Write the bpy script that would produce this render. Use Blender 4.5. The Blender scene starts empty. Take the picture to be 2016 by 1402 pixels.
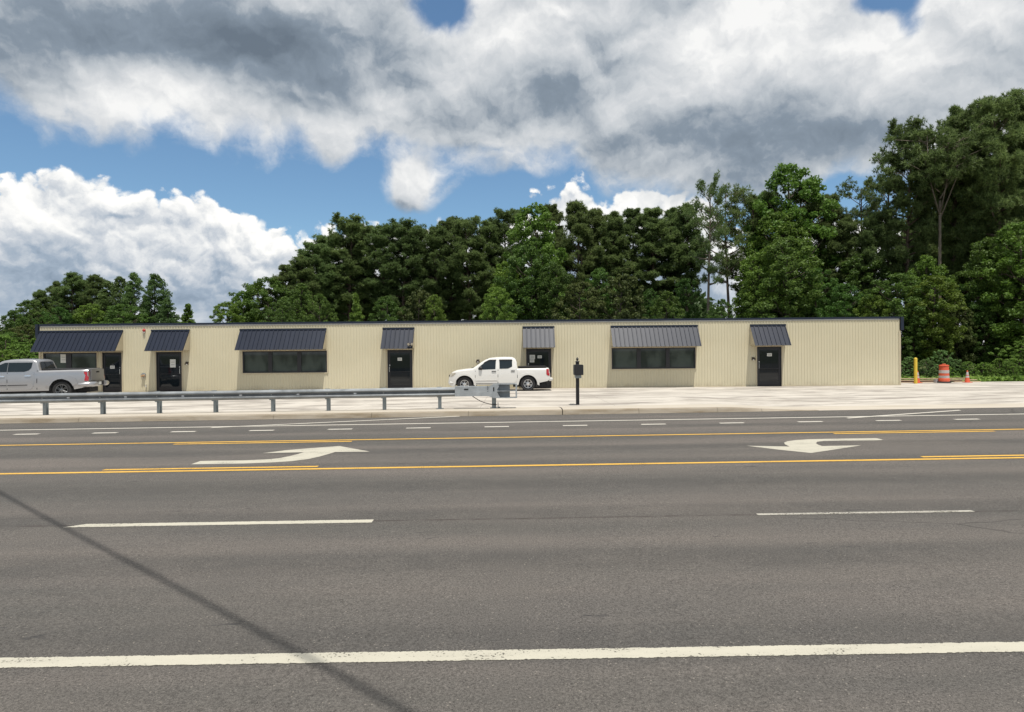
import bpy, bmesh, math, random
import numpy as np
from mathutils import Vector, Matrix

scene = bpy.context.scene
COL = scene.collection
rad = math.radians
PI = math.pi

# ----------------------------------------------------------------- camera
F, CX, CY = 1300.0, 1008.0, 701.0          # focal length and centre in photo pixels
H = 2.03
ROLL, PITCH = 0.0089, math.atan(9.0 / F)
fw = Vector((0, math.cos(PITCH), -math.sin(PITCH)))
rt0 = Vector((1, 0, 0))
up0 = rt0.cross(fw)
rt = rt0 * math.cos(ROLL) - up0 * math.sin(ROLL)
up = up0 * math.cos(ROLL) + rt0 * math.sin(ROLL)
CAM = Vector((0, 0, H))
GR = 0.007                                  # the road climbs gently to the right


def ray(px, py):
    return fw + rt * ((px - CX) / F) + up * ((CY - py) / F)


def at(px, py, Y):
    """point of the photo at distance Y"""
    d = ray(px, py)
    return CAM + d * (Y / d.y)


def road_pt(px, py, dz=0.0):
    """point of the photo on the road plane z = GR*x"""
    d = ray(px, py)
    t = (GR * CAM.x + dz - CAM.z) / (d.z - GR * d.x)
    return CAM + d * t


def azel(px, py):
    d = ray(px, py).normalized()
    return math.atan2(d.x, d.y), math.asin(d.z)


camd = bpy.data.cameras.new('camera')
camd.sensor_fit = 'HORIZONTAL'
camd.sensor_width = 36
camd.lens = 36 * F / 2016
camd.clip_start = 0.1
camd.clip_end = 3000
cam = bpy.data.objects.new('camera', camd)
COL.objects.link(cam)
M3 = Matrix((rt, up, -fw)).transposed()
cam.matrix_world = Matrix.Translation(CAM) @ M3.to_4x4()
scene.camera = cam

# ----------------------------------------------------------------- mesh helpers


class MB:
    def __init__(s):
        s.v, s.f = [], []

    def add(s, vs, fs):
        o = len(s.v)
        s.v += [tuple(v) for v in vs]
        s.f += [tuple(i + o for i in f) for f in fs]
        return s

    def box(s, x0, y0, z0, x1, y1, z1):
        vs = [(x, y, z) for z in (z0, z1) for y in (y0, y1) for x in (x0, x1)]
        return s.add(vs, [(0, 2, 3, 1), (4, 5, 7, 6), (0, 1, 5, 4), (2, 6, 7, 3), (0, 4, 6, 2), (1, 3, 7, 5)])

    def cbox(s, c, sx, sy, sz):
        return s.box(c[0] - sx / 2, c[1] - sy / 2, c[2] - sz / 2, c[0] + sx / 2, c[1] + sy / 2, c[2] + sz / 2)

    def tube(s, pts, rs, n=8, cap=True):
        pts = [Vector(p) for p in pts]
        if not isinstance(rs, (list, tuple)):
            rs = [rs] * len(pts)
        o = len(s.v)
        for i, p in enumerate(pts):
            a = pts[max(i - 1, 0)]
            b = pts[min(i + 1, len(pts) - 1)]
            t = (b - a).normalized()
            u = t.cross(Vector((0.13, 0.21, 0.97)) if abs(t.z) < 0.9 else Vector((1, 0.1, 0))).normalized()
            w = t.cross(u)
            for k in range(n):
                an = 2 * PI * k / n
                s.v.append(tuple(p + (u * math.cos(an) + w * math.sin(an)) * rs[i]))
        for i in range(len(pts) - 1):
            for k in range(n):
                k2 = (k + 1) % n
                s.f.append((o + i * n + k, o + i * n + k2, o + (i + 1) * n + k2, o + (i + 1) * n + k))
        if cap:
            s.f.append(tuple(o + k for k in range(n))[::-1])
            s.f.append(tuple(o + (len(pts) - 1) * n + k for k in range(n)))
        return s

    def lathe(s, prof, c=(0, 0, 0), axis='z', n=24, cap=True):
        """prof: list of (r, h) along the axis"""
        o = len(s.v)
        for r, h in prof:
            for k in range(n):
                a = 2 * PI * k / n
                p = (r * math.cos(a), r * math.sin(a), h)
                if axis == 'y':
                    p = (p[0], p[2], p[1])
                elif axis == 'x':
                    p = (p[2], p[0], p[1])
                s.v.append((p[0] + c[0], p[1] + c[1], p[2] + c[2]))
        for i in range(len(prof) - 1):
            for k in range(n):
                k2 = (k + 1) % n
                s.f.append((o + i * n + k, o + i * n + k2, o + (i + 1) * n + k2, o + (i + 1) * n + k))
        if cap:
            s.f.append(tuple(o + k for k in range(n))[::-1])
            s.f.append(tuple(o + (len(prof) - 1) * n + k for k in range(n)))
        return s

    def prism(s, poly, d, axis='y'):
        """poly in (x,z) extruded in y from d[0] to d[1] (axis y), or (x,y) extruded in z, or (y,z) in x"""
        n = len(poly)
        def P(p, h):
            return {'y': (p[0], h, p[1]), 'z': (p[0], p[1], h), 'x': (h, p[0], p[1])}[axis]
        vs = [P(p, d[0]) for p in poly] + [P(p, d[1]) for p in poly]
        fs = [tuple(range(n))[::-1], tuple(range(n, 2 * n))]
        fs += [(i, (i + 1) % n, n + (i + 1) % n, n + i) for i in range(n)]
        return s.add(vs, fs)


def mesh_obj(name, mb, mat, parent=None, smooth=None, world=True, bevel=0.0):
    """link the collected shapes as ONE mesh object; world coordinates are made local to the parent"""
    me = bpy.data.meshes.new(name)
    vs = mb.v
    base = Vector((0, 0, 0))
    if world and parent is not None:
        p = parent
        while p is not None:
            base += p.location
            p = p.parent
        vs = [(v[0] - base.x, v[1] - base.y, v[2] - base.z) for v in vs]
    me.from_pydata(vs, [], mb.f)
    bm = bmesh.new()
    bm.from_mesh(me)
    bmesh.ops.recalc_face_normals(bm, faces=bm.faces)
    if bevel > 0:
        es = [e for e in bm.edges if len(e.link_faces) == 2 and e.calc_face_angle(0) > rad(35)]
        bmesh.ops.bevel(bm, geom=es, offset=bevel, segments=2, affect='EDGES', clamp_overlap=True)
    bm.to_mesh(me)
    bm.free()
    me.materials.append(mat)
    if smooth is not None:
        me.polygons.foreach_set('use_smooth', [True] * len(me.polygons))
        me.set_sharp_from_angle(angle=rad(smooth))
    o = bpy.data.objects.new(name, me)
    COL.objects.link(o)
    if parent is not None:
        o.parent = parent
    return o


def tag(o, label=None, cat=None, group=None, kind=None):
    if label:
        o['label'] = label
    if cat:
        o['category'] = cat
    if group:
        o['group'] = group
    if kind:
        o['kind'] = kind
    return o


def thing(name, loc, label, cat, group=None, rz=0.0):
    o = bpy.data.objects.new(name, None)
    o.empty_display_size = 0.2
    COL.objects.link(o)
    o.location = loc
    o.rotation_euler = (0, 0, rz)
    return tag(o, label, cat, group)


def single(name, mb, mat, loc, label, cat, group=None, smooth=None, bevel=0.0):
    """a thing that is one mesh, given in world coordinates, origin moved to loc"""
    mb.v = [(v[0] - loc[0], v[1] - loc[1], v[2] - loc[2]) for v in mb.v]
    o = mesh_obj(name, mb, mat, None, smooth, bevel=bevel)
    o.location = loc
    return tag(o, label, cat, group)


def copy_tree(o, parent=None):
    c = o.copy()
    COL.objects.link(c)
    if parent is not None:
        c.parent = parent
    for ch in o.children:
        copy_tree(ch, c)
    return c


# ----------------------------------------------------------------- material helpers
class NT:
    """small node builder; sockets combine with the math methods"""
    def __init__(s, tree):
        s.t = tree
        s.n = tree.nodes
        s.l = tree.links

    def node(s, kind, **kw):
        nd = s.n.new(kind)
        for k, v in kw.items():
            setattr(nd, k, v)
        return nd

    def put(s, sock, v):
        if v is None:
            return
        if isinstance(v, bpy.types.NodeSocket):
            s.l.new(v, sock)
        elif isinstance(v, (tuple, list)) and len(v) == 3 and sock.type == 'RGBA':
            sock.default_value = (*v, 1)
        else:
            sock.default_value = v

    def m(s, op, a, b=None, c=None, clamp=False):
        nd = s.node('ShaderNodeMath', operation=op, use_clamp=clamp)
        for i, v in enumerate((a, b, c)):
            s.put(nd.inputs[i], v)
        return nd.outputs[0]

    def add(s, a, b): return s.m('ADD', a, b)
    def sub(s, a, b): return s.m('SUBTRACT', a, b)
    def mul(s, a, b): return s.m('MULTIPLY', a, b)
    def mx(s, a, b): return s.m('MAXIMUM', a, b)

    def smooth(s, v, lo, hi, to0=0.0, to1=1.0):
        nd = s.node('ShaderNodeMapRange', interpolation_type='SMOOTHSTEP')
        for i, x in enumerate((v, lo, hi, to0, to1)):
            s.put(nd.inputs[i], x)
        return nd.outputs[0]

    def noise(s, vec, scale, detail=4, rough=0.5, dist=0.0, lac=2.0):
        nd = s.node('ShaderNodeTexNoise')
        if vec is not None:
            s.put(nd.inputs['Vector'], vec)
        nd.inputs['Scale'].default_value = scale
        nd.inputs['Detail'].default_value = detail
        nd.inputs['Roughness'].default_value = rough
        nd.inputs['Distortion'].default_value = dist
        nd.inputs['Lacunarity'].default_value = lac
        return nd.outputs[0]

    def voro(s, vec, scale, feature='F1', rnd=1.0):
        nd = s.node('ShaderNodeTexVoronoi', feature=feature)
        if vec is not None:
            s.put(nd.inputs['Vector'], vec)
        nd.inputs['Scale'].default_value = scale
        nd.inputs['Randomness'].default_value = rnd
        return nd

    def mix(s, f, a, b, mode='MIX'):
        nd = s.node('ShaderNodeMix', data_type='RGBA', blend_type=mode)
        s.put(nd.inputs[0], f)
        s.put(nd.inputs[6], a)
        s.put(nd.inputs[7], b)
        return nd.outputs[2]

    def ramp(s, f, stops):
        nd = s.node('ShaderNodeValToRGB')
        s.put(nd.inputs[0], f)
        el = nd.color_ramp.elements
        while len(el) < len(stops):
            el.new(0.5)
        for e, (p, c) in zip(el, stops):
            e.position = p
            e.color = (*c, 1) if isinstance(c, (tuple, list)) else (c, c, c, 1)
        return nd.outputs[0]

    def pos(s):
        return s.node('ShaderNodeNewGeometry').outputs['Position']

    def obj(s):
        return s.node('ShaderNodeTexCoord').outputs['Object']

    def scale(s, vec, sc, loc=(0, 0, 0), rot=(0, 0, 0)):
        nd = s.node('ShaderNodeMapping')
        s.put(nd.inputs[0], vec)
        nd.inputs[1].default_value = loc
        nd.inputs[2].default_value = rot
        nd.inputs[3].default_value = sc
        return nd.outputs[0]

    def bump(s, h, strength=0.3, dist=0.02):
        nd = s.node('ShaderNodeBump')
        nd.inputs['Strength'].default_value = strength
        nd.inputs['Distance'].default_value = dist
        s.put(nd.inputs['Height'], h)
        return nd.outputs[0]


def mat(name, col=(0.5, 0.5, 0.5), rough=0.5, metal=0.0, spec=0.5, build=None, coat=0.0):
    m = bpy.data.materials.new(name)
    m.use_nodes = True
    t = NT(m.node_tree)
    b = m.node_tree.nodes['Principled BSDF']
    b.inputs['Base Color'].default_value = (*col, 1)
    b.inputs['Roughness'].default_value = rough
    b.inputs['Metallic'].default_value = metal
    b.inputs['Specular IOR Level'].default_value = spec
    b.inputs['Coat Weight'].default_value = coat
    b.inputs['Coat Roughness'].default_value = 0.04
    if build:
        build(t, b)
    return m


def vary(col, amt=0.12, scale=3.0, stretch=(1, 1, 1), rough=None, fine=40.0):
    """weathering: broad and fine tonal variation in object space"""
    def f(t, b):
        v = t.scale(t.obj(), stretch)
        n = t.noise(v, scale, 5, 0.6)
        n2 = t.noise(v, fine, 3, 0.6)
        k = t.add(t.mul(t.sub(n, 0.5), 2 * amt), t.mul(t.sub(n2, 0.5), amt))
        c = t.mix(1.0, col, t.ramp(t.add(k, 0.5), [(0, (0.0, 0.0, 0.0)), (1, (1, 1, 1))]), 'OVERLAY')
        t.put(b.inputs['Base Color'], c)
        if rough:
            t.put(b.inputs['Roughness'], t.smooth(n, 0.3, 0.7, rough[0], rough[1]))
    return f


# asphalt -----------------------------------------------------------------
JOINT = road_pt(440, 1031).y + 0.02


def asphalt(t, b):
    p = t.pos()
    broad = t.noise(t.scale(p, (0.05, 0.55, 1)), 1.0, 4, 0.55)          # bands worn along the lanes
    broad2 = t.noise(t.scale(p, (0.25, 0.7, 1), (7, 3, 0)), 1.0, 5, 0.6)
    med = t.noise(p, 3.0, 5, 0.6)
    ag1 = t.noise(p, 55, 3, 0.7)
    ag2 = t.noise(p, 160, 2, 0.7)
    base = t.ramp(broad, [(0.38, (0.082, 0.077, 0.070)), (0.5, (0.104, 0.094, 0.085)), (0.62, (0.126, 0.111, 0.099))])
    sepr = t.node('ShaderNodeSeparateXYZ')
    t.put(sepr.inputs[0], p)
    tr_ = t.m('SINE', t.mul(t.sub(t.add(sepr.outputs[1], t.mul(broad2, 0.5)), 4.4), 2 * PI / 1.83))
    base = t.mix(t.mul(t.smooth(tr_, -0.2, 1.0), t.smooth(broad2, 0.3, 0.6, 0.3, 0.8)), base, (0.066, 0.062, 0.057))
    base = t.mix(t.smooth(broad2, 0.35, 0.7, 0.0, 0.35), base, (0.074, 0.071, 0.068))
    base = t.mix(t.smooth(med, 0.4, 0.75, 0, 0.25), base, (0.12, 0.109, 0.098))
    g = t.add(t.mul(t.sub(ag1, 0.5), 1.9), t.mul(t.sub(ag2, 0.5), 2.3))
    ag3 = t.noise(p, 22, 3, 0.7)
    g = t.m('MULTIPLY_ADD', t.add(g, t.mul(t.sub(ag3, 0.5), 0.4)), 1.15, 1.03)
    gm = t.node('ShaderNodeVectorMath', operation='SCALE')
    t.put(gm.inputs[0], base)
    t.put(gm.inputs['Scale'], t.m('MAXIMUM', g, 0.2))
    col = gm.outputs[0]
    # pale stone chips and dark scuffs
    vo = t.voro(p, 26)
    chip = t.mul(t.m('LESS_THAN', vo.outputs['Distance'], 0.15), t.m('GREATER_THAN', t.noise(p, 9, 2), 0.55))
    col = t.mix(t.mul(chip, 0.55), col, (0.30, 0.27, 0.23))
    sc = t.noise(t.scale(p, (1.3, 6.0, 1), (2, 5, 0)), 0.9, 4, 0.65)
    col = t.mix(t.smooth(sc, 0.665, 0.72, 0, 0.7), col, (0.03, 0.03, 0.032))
    wob = t.noise(t.scale(p, (0.6, 0.6, 1)), 1.0, 4, 0.6)
    jn = t.m('ABSOLUTE', t.sub(t.add(sepr.outputs[1], t.mul(t.sub(wob, 0.5), 0.10)), JOINT))
    col = t.mix(t.mul(t.smooth(jn, 0.012, 0.045, 1, 0), t.smooth(t.noise(p, 3, 4), 0.35, 0.6, 0.1, 0.75)), col, (0.045, 0.036, 0.033))
    ck = t.voro(t.scale(p, (0.16, 0.42, 1), (3.3, 1.7, 0)), 1.0, 'DISTANCE_TO_EDGE')
    wv_ = t.node('ShaderNodeVectorMath', operation='ADD')
    wn_ = t.node('ShaderNodeTexNoise')
    t.put(wn_.inputs['Vector'], p)
    wn_.inputs['Scale'].default_value = 2.5
    t.put(wv_.inputs[0], t.scale(p, (0.16, 0.42, 1), (3.3, 1.7, 0)))
    t.put(wv_.inputs[1], t.scale(wn_.outputs['Color'], (0.09, 0.09, 0)))
    t.put(ck.inputs['Vector'], wv_.outputs[0])
    keep = t.smooth(t.noise(t.scale(p, (0.12, 0.3, 1), (11, 4, 0)), 1.0, 2), 0.56, 0.64)
    col = t.mix(t.mul(t.mul(t.smooth(ck.outputs['Distance'], 0.002, 0.006, 1, 0), keep), 0.6), col, (0.035, 0.032, 0.03))
    t.put(b.inputs['Base Color'], col)
    t.put(b.inputs['Normal'], t.bump(t.add(ag1, ag2), 0.6, 0.009))


def concrete_lot(t, b):
    p = t.pos()
    n1 = t.noise(t.scale(p, (0.55, 1.0, 1)), 0.75, 6, 0.62, 0.6)
    n2 = t.noise(t.scale(p, (0.28, 1.2, 1), (4, 9, 0), (0, 0, 0.12)), 0.9, 5, 0.6, 1.2)
    n3 = t.noise(p, 7, 4, 0.65)
    c = t.ramp(n1, [(0.36, (0.31, 0.28, 0.245)), (0.5, (0.465, 0.43, 0.38)), (0.62, (0.51, 0.475, 0.425))])
    c = t.mix(t.smooth(n2, 0.47, 0.62, 0, 0.9), c, (0.24, 0.215, 0.19))
    c = t.mix(t.smooth(n3, 0.45, 0.8, 0, 0.2), c, (0.45, 0.41, 0.36))
    # sawn joints every few metres
    sep = t.node('ShaderNodeSeparateXYZ')
    t.put(sep.inputs[0], p)
    jx = t.m('LESS_THAN', t.m('PINGPONG', t.add(sep.outputs[0], 1.1), 2.3), 0.012)
    jy = t.m('LESS_THAN', t.m('PINGPONG', t.add(sep.outputs[1], 0.6), 2.3), 0.012)
    c = t.mix(t.mul(t.m('MAXIMUM', jx, jy), 0.6), c, (0.2, 0.18, 0.16))
    t.put(b.inputs['Base Color'], c)
    t.put(b.inputs['Normal'], t.bump(t.add(n3, t.noise(p, 60, 2)), 0.2, 0.01))


def kerb_mat(t, b):
    p = t.pos()
    n = t.noise(t.scale(p, (0.5, 3, 3)), 1.3, 6, 0.65)
    n2 = t.noise(p, 14, 4, 0.6)
    c = t.ramp(n, [(0.36, (0.19, 0.15, 0.10)), (0.5, (0.27, 0.23, 0.175)), (0.64, (0.32, 0.28, 0.225))])
    c = t.mix(t.smooth(n2, 0.5, 0.8, 0, 0.4), c, (0.28, 0.25, 0.21))
    t.put(b.inputs['Base Color'], c)
    t.put(b.inputs['Normal'], t.bump(n2, 0.25, 0.01))


def apron_mat(t, b):
    p = t.pos()
    n = t.noise(t.scale(p, (0.4, 1.5, 1)), 1.2, 6, 0.6)
    n2 = t.noise(p, 18, 4, 0.6)
    c = t.ramp(n, [(0.33, (0.39, 0.345, 0.28)), (0.66, (0.47, 0.425, 0.36))])
    c = t.mix(t.smooth(n2, 0.5, 0.8, 0, 0.3), c, (0.42, 0.38, 0.33))
    t.put(b.inputs['Base Color'], c)


def paint_mark(col, wear=0.5):
    def f(t, b):
        p = t.pos()
        n = t.noise(p, 45, 4, 0.7)
        n2 = t.noise(t.scale(p, (1, 3, 1)), 1.6, 5, 0.65)
        g = t.noise(p, 150, 2, 0.7)
        c = t.mix(t.smooth(n2, 0.35, 0.75, 0.0, 0.4), col, tuple(0.68 * x for x in col))
        c = t.mix(t.smooth(g, 0.45, 0.75, 0.0, 0.35), c, tuple(0.6 * x for x in col))
        t.put(b.inputs['Base Color'], c)
        # worn through: random pits, and a ragged rim where the stripe ends (v runs across it)
        uv = t.node('ShaderNodeSeparateXYZ')
        t.put(uv.inputs[0], t.node('ShaderNodeUVMap').outputs[0])
        rim = t.m('ABSOLUTE', t.sub(uv.outputs[1], 0.5))
        pit = t.smooth(t.add(n, t.mul(t.sub(n2, 0.5), 0.6)), 0.66 - 0.1 * wear, 0.71 - 0.07 * wear)
        big = t.noise(p, 14, 4, 0.7)
        edge = t.smooth(t.add(rim, t.mul(t.sub(t.add(t.mul(n, 0.5), t.mul(big, 0.5)), 0.5), 0.5)), 0.455, 0.49)
        gone = t.m('MAXIMUM', t.mul(pit, 0.85), edge, clamp=True)
        tr = t.node('ShaderNodeBsdfTransparent')
        mx = t.node('ShaderNodeMixShader')
        t.put(mx.inputs[0], gone)
        t.l.new(b.outputs[0], mx.inputs[1])
        t.l.new(tr.outputs[0], mx.inputs[2])
        out = [q for q in t.n if q.type == 'OUTPUT_MATERIAL'][0]
        t.l.new(mx.outputs[0], out.inputs[0])
    return f


def ground_mat(t, b):
    p = t.pos()
    n = t.noise(p, 0.5, 6, 0.6)
    n2 = t.noise(p, 6, 5, 0.65)
    c = t.ramp(n, [(0.35, (0.05, 0.065, 0.02)), (0.55, (0.075, 0.085, 0.03)), (0.7, (0.12, 0.10, 0.055))])
    c = t.mix(t.smooth(n2, 0.4, 0.75, 0, 0.5), c, (0.03, 0.045, 0.014))
    t.put(b.inputs['Base Color'], c)
    t.put(b.inputs['Normal'], t.bump(n2, 0.6, 0.08))


def leaf(name, c1, c2, trans=0.3, hue=0.02, val=0.35):
    m = bpy.data.materials.new(name)
    m.use_nodes = True
    t = NT(m.node_tree)
    b = m.node_tree.nodes['Principled BSDF']
    out = m.node_tree.nodes['Material Output']
    n = t.noise(t.obj(), 0.8, 4, 0.7)
    isl = t.node('ShaderNodeNewGeometry').outputs['Random Per Island']
    k = t.add(t.mul(n, 0.75), t.mul(isl, 0.3))
    c = t.ramp(k, [(0.32, c1), (0.72, c2)])
    rnd = t.node('ShaderNodeObjectInfo').outputs['Random']
    hsv = t.node('ShaderNodeHueSaturation')
    t.put(hsv.inputs['Hue'], t.m('MULTIPLY_ADD', t.sub(rnd, 0.5), hue * 2, 0.5))
    t.put(hsv.inputs['Value'], t.m('MULTIPLY_ADD', t.m('FRACT', t.mul(rnd, 7.31)), val, 1 - val / 2))
    t.put(hsv.inputs['Color'], c)
    c = hsv.outputs[0]
    t.put(b.inputs['Base Color'], c)
    b.inputs['Roughness'].default_value = 0.55
    b.inputs['Specular IOR Level'].default_value = 0.3
    tr = t.node('ShaderNodeBsdfTranslucent')
    t.put(tr.inputs[0], c)
    mx = t.node('ShaderNodeMixShader')
    mx.inputs[0].default_value = trans
    t.l.new(b.outputs[0], mx.inputs[1])
    t.l.new(tr.outputs[0], mx.inputs[2])
    t.l.new(mx.outputs[0], out.inputs[0])
    return m


def bark(col):
    def f(t, b):
        n = t.noise(t.scale(t.obj(), (4, 4, 0.8)), 2.5, 5, 0.65)
        t.put(b.inputs['Base Color'], t.ramp(n, [(0.3, tuple(0.5 * x for x in col)), (0.7, col)]))
        t.put(b.inputs['Normal'], t.bump(n, 0.6, 0.05))
    return f


def glass_dark(t, b):
    """tinted glazing with slatted blinds close behind it"""
    o = t.obj()
    sep = t.node('ShaderNodeSeparateXYZ')
    t.put(sep.inputs[0], o)
    sl = t.m('PINGPONG', sep.outputs[2], 0.03)
    n = t.noise(t.scale(o, (0.9, 1, 0.5)), 1.1, 3, 0.5)
    c = t.mix(t.smooth(n, 0.4, 0.62), (0.022, 0.029, 0.030), (0.062, 0.078, 0.075))
    c = t.mix(t.smooth(sl, 0.012, 0.03, 0, 0.25), c, (0.07, 0.085, 0.085))
    t.put(b.inputs['Base Color'], c)


def wall_mat(t, b):
    p = t.pos()
    n = t.noise(t.scale(p, (0.22, 1, 0.35)), 1.0, 4, 0.55)
    n2 = t.noise(t.scale(p, (3.0, 1, 0.25)), 1.5, 4, 0.6)
    c = t.mix(t.smooth(n, 0.3, 0.7), (0.54, 0.492, 0.352), (0.585, 0.535, 0.39))
    c = t.mix(t.smooth(n2, 0.5, 0.75, 0, 0.12), c, (0.44, 0.385, 0.27))
    # splash-back dirt in the lowest hand's breadth
    sep = t.node('ShaderNodeSeparateXYZ')
    t.put(sep.inputs[0], p)
    c = t.mix(t.mul(t.smooth(sep.outputs[2], 0.0, 0.35, 1, 0), t.smooth(t.noise(p, 2.2, 4), 0.4, 0.65, 0, 0.3)), c, (0.34, 0.28, 0.19))
    t.put(b.inputs['Base Color'], c)


M = {}
M['asphalt'] = mat('asphalt', rough=0.85, spec=0.25, build=asphalt)
M['lot'] = mat('lot_concrete', rough=0.85, spec=0.3, build=concrete_lot)
M['kerb'] = mat('kerb_concrete', rough=0.88, spec=0.3, build=kerb_mat)
M['apron'] = mat('apron_concrete', rough=0.85, spec=0.3, build=apron_mat)
M['white_mark'] = mat('white_marking', rough=0.7, build=paint_mark((0.445, 0.42, 0.345), 0.4))
M['worn_mark'] = mat('worn_white_marking', rough=0.75, build=paint_mark((0.38, 0.36, 0.31), 1.1))
M['far_mark'] = mat('thin_white_marking', rough=0.7, build=paint_mark((0.56, 0.53, 0.46), 0.3))
M['yellow_mark'] = mat('yellow_marking', rough=0.7, build=paint_mark((0.63, 0.365, 0.05), 0.35))
M['ground'] = mat('ground_soil', rough=0.95, spec=0.1, build=ground_mat)
M['crack'] = mat('crack_fill', (0.02, 0.018, 0.016), 0.9)
M['wall'] = mat('beige_metal_siding', rough=0.5, spec=0.4, build=wall_mat)
M['trim_beige'] = mat('beige_trim', rough=0.5, build=vary((0.47, 0.41, 0.29), 0.06))
M['navy_trim'] = mat('navy_trim', rough=0.35, build=vary((0.008, 0.014, 0.030), 0.1))
M['navy_panel'] = mat('navy_roof_panel', rough=0.43, spec=0.2, build=vary((0.016, 0.021, 0.036), 0.16, 1.2, (4, 1, 1)))
M['pale_trim'] = mat('pale_eave_strip', rough=0.35, metal=0.6, build=vary((0.45, 0.43, 0.40), 0.2, 0.4))
M['roof'] = mat('roof_sheet', rough=0.45, metal=0.2, build=vary((0.10, 0.12, 0.16), 0.1))
M['frame_black'] = mat('black_aluminium', rough=0.4, build=vary((0.012, 0.012, 0.015), 0.1))
M['glass'] = mat('tinted_glazing', rough=0.03, spec=0.5, build=glass_dark)
M['door_glass'] = mat('door_glazing', (0.010, 0.014, 0.018), 0.04, spec=0.5)
M['steel'] = mat('bright_steel', rough=0.3, metal=0.9, build=vary((0.6, 0.6, 0.58), 0.1))
M['paper'] = mat('paper', (0.62, 0.63, 0.60), 0.8)
M['ink'] = mat('grey_print', (0.28, 0.28, 0.28), 0.8)
M['galv'] = mat('galvanised_steel', rough=0.48, metal=0.4, build=vary((0.235, 0.25, 0.26), 0.22, 2.5, (1, 1, 1), (0.32, 0.55), 25))
M['galv_head'] = mat('galvanised_plate', rough=0.5, metal=0.35, build=vary((0.36, 0.385, 0.40), 0.25, 3.5, (1, 1, 1), (0.4, 0.6), 30))
M['galv_post'] = mat('galvanised_post', rough=0.5, metal=0.35, build=vary((0.24, 0.27, 0.28), 0.25, 4, (1, 1, 0.4), (0.4, 0.6)))
M['dark_letter'] = mat('dark_paint', (0.05, 0.055, 0.065), 0.6)
M['hole'] = mat('dark_slot', (0.012, 0.013, 0.015), 0.8)
M['reflector'] = mat('white_reflector', (0.85, 0.85, 0.85), 0.25)
M['black_post'] = mat('black_post_paint', rough=0.5, build=vary((0.016, 0.016, 0.018), 0.2))
M['white_paint'] = mat('white_car_paint', rough=0.28, coat=0.7, build=vary((0.66, 0.65, 0.62), 0.03, 1.5))
M['silver_paint'] = mat('silver_car_paint', rough=0.33, metal=0.75, coat=0.5, build=vary((0.40, 0.40, 0.41), 0.03, 1.5))
M['car_glass'] = mat('car_glass', rough=0.03, spec=0.35, build=vary((0.012, 0.020, 0.026), 0.1))
M['rubber'] = mat('tyre_rubber', rough=0.8, build=vary((0.022, 0.022, 0.023), 0.25, 9))
M['alloy'] = mat('machined_alloy', rough=0.3, metal=0.85, build=vary((0.62, 0.62, 0.62), 0.08))
M['dark_alloy'] = mat('dark_alloy', rough=0.35, metal=0.7, build=vary((0.16, 0.165, 0.17), 0.08))
M['black_plastic'] = mat('black_plastic', rough=0.55, build=vary((0.014, 0.014, 0.015), 0.15))
M['chrome'] = mat('chrome', rough=0.16, metal=1.0, build=vary((0.75, 0.75, 0.75), 0.05))
M['tail_red'] = mat('tail_lamp_red', rough=0.12, coat=0.6, build=vary((0.36, 0.012, 0.018), 0.1))
M['lamp_clear'] = mat('headlamp_lens', rough=0.1, coat=0.7, build=vary((0.42, 0.38, 0.30), 0.25, 12))
M['yellow_post'] = mat('yellow_paint', rough=0.45, build=vary((0.62, 0.44, 0.045), 0.12))
M['orange'] = mat('orange_plastic', rough=0.5, build=vary((0.58, 0.095, 0.04), 0.15))
M['white_band'] = mat('white_reflective_band', rough=0.4, build=vary((0.47, 0.43, 0.41), 0.3))
M['lumber'] = mat('raw_lumber', rough=0.8, build=vary((0.55, 0.42, 0.29), 0.2, 2, (0.4, 8, 8)))
M['lumber_dark'] = mat('weathered_lumber', rough=0.85, build=vary((0.16, 0.065, 0.045), 0.3, 2, (0.4, 8, 8)))
M['block'] = mat('grey_block', rough=0.9, build=vary((0.36, 0.34, 0.34), 0.2, 12))
M['red_alarm'] = mat('red_alarm', (0.42, 0.04, 0.035), 0.4)
M['brass'] = mat('brass', rough=0.35, metal=0.8, build=vary((0.45, 0.30, 0.18), 0.2, 10))
M['bronze'] = mat('bronze_fixture', rough=0.5, build=vary((0.05, 0.035, 0.025), 0.2))
M['cable'] = mat('cable_sheath', (0.02, 0.02, 0.02), 0.6)
M['pine'] = leaf('pine_needles', (0.090, 0.136, 0.048), (0.195, 0.265, 0.085), 0.48, 0.012)
M['broad'] = leaf('broadleaf', (0.042, 0.092, 0.018), (0.115, 0.195, 0.036), 0.42, 0.018)
M['light'] = leaf('light_leaf', (0.075, 0.145, 0.020), (0.18, 0.275, 0.045), 0.42, 0.016)
M['olive'] = leaf('olive_leaf', (0.055, 0.080, 0.020), (0.13, 0.160, 0.045), 0.4, 0.015)
M['teal'] = leaf('bluegreen_leaf', (0.12, 0.215, 0.075), (0.23, 0.36, 0.12), 0.5, 0.01)
M['gum'] = leaf('gum_leaf', (0.055, 0.105, 0.028), (0.135, 0.205, 0.06), 0.42, 0.012)
M['weed'] = leaf('weed_leaf', (0.12, 0.22, 0.040), (0.27, 0.40, 0.085), 0.5, 0.012)
M['woods'] = leaf('far_leaf', (0.050, 0.085, 0.035), (0.11, 0.165, 0.062), 0.4, 0.0)
M['bark_pine'] = mat('pine_bark', rough=0.9, build=bark((0.16, 0.115, 0.085)))
M['bark_pale'] = mat('pale_bark', rough=0.9, build=bark((0.20, 0.165, 0.125)))
M['bark_dark'] = mat('dark_bark', rough=0.9, build=bark((0.09, 0.07, 0.05)))

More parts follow.
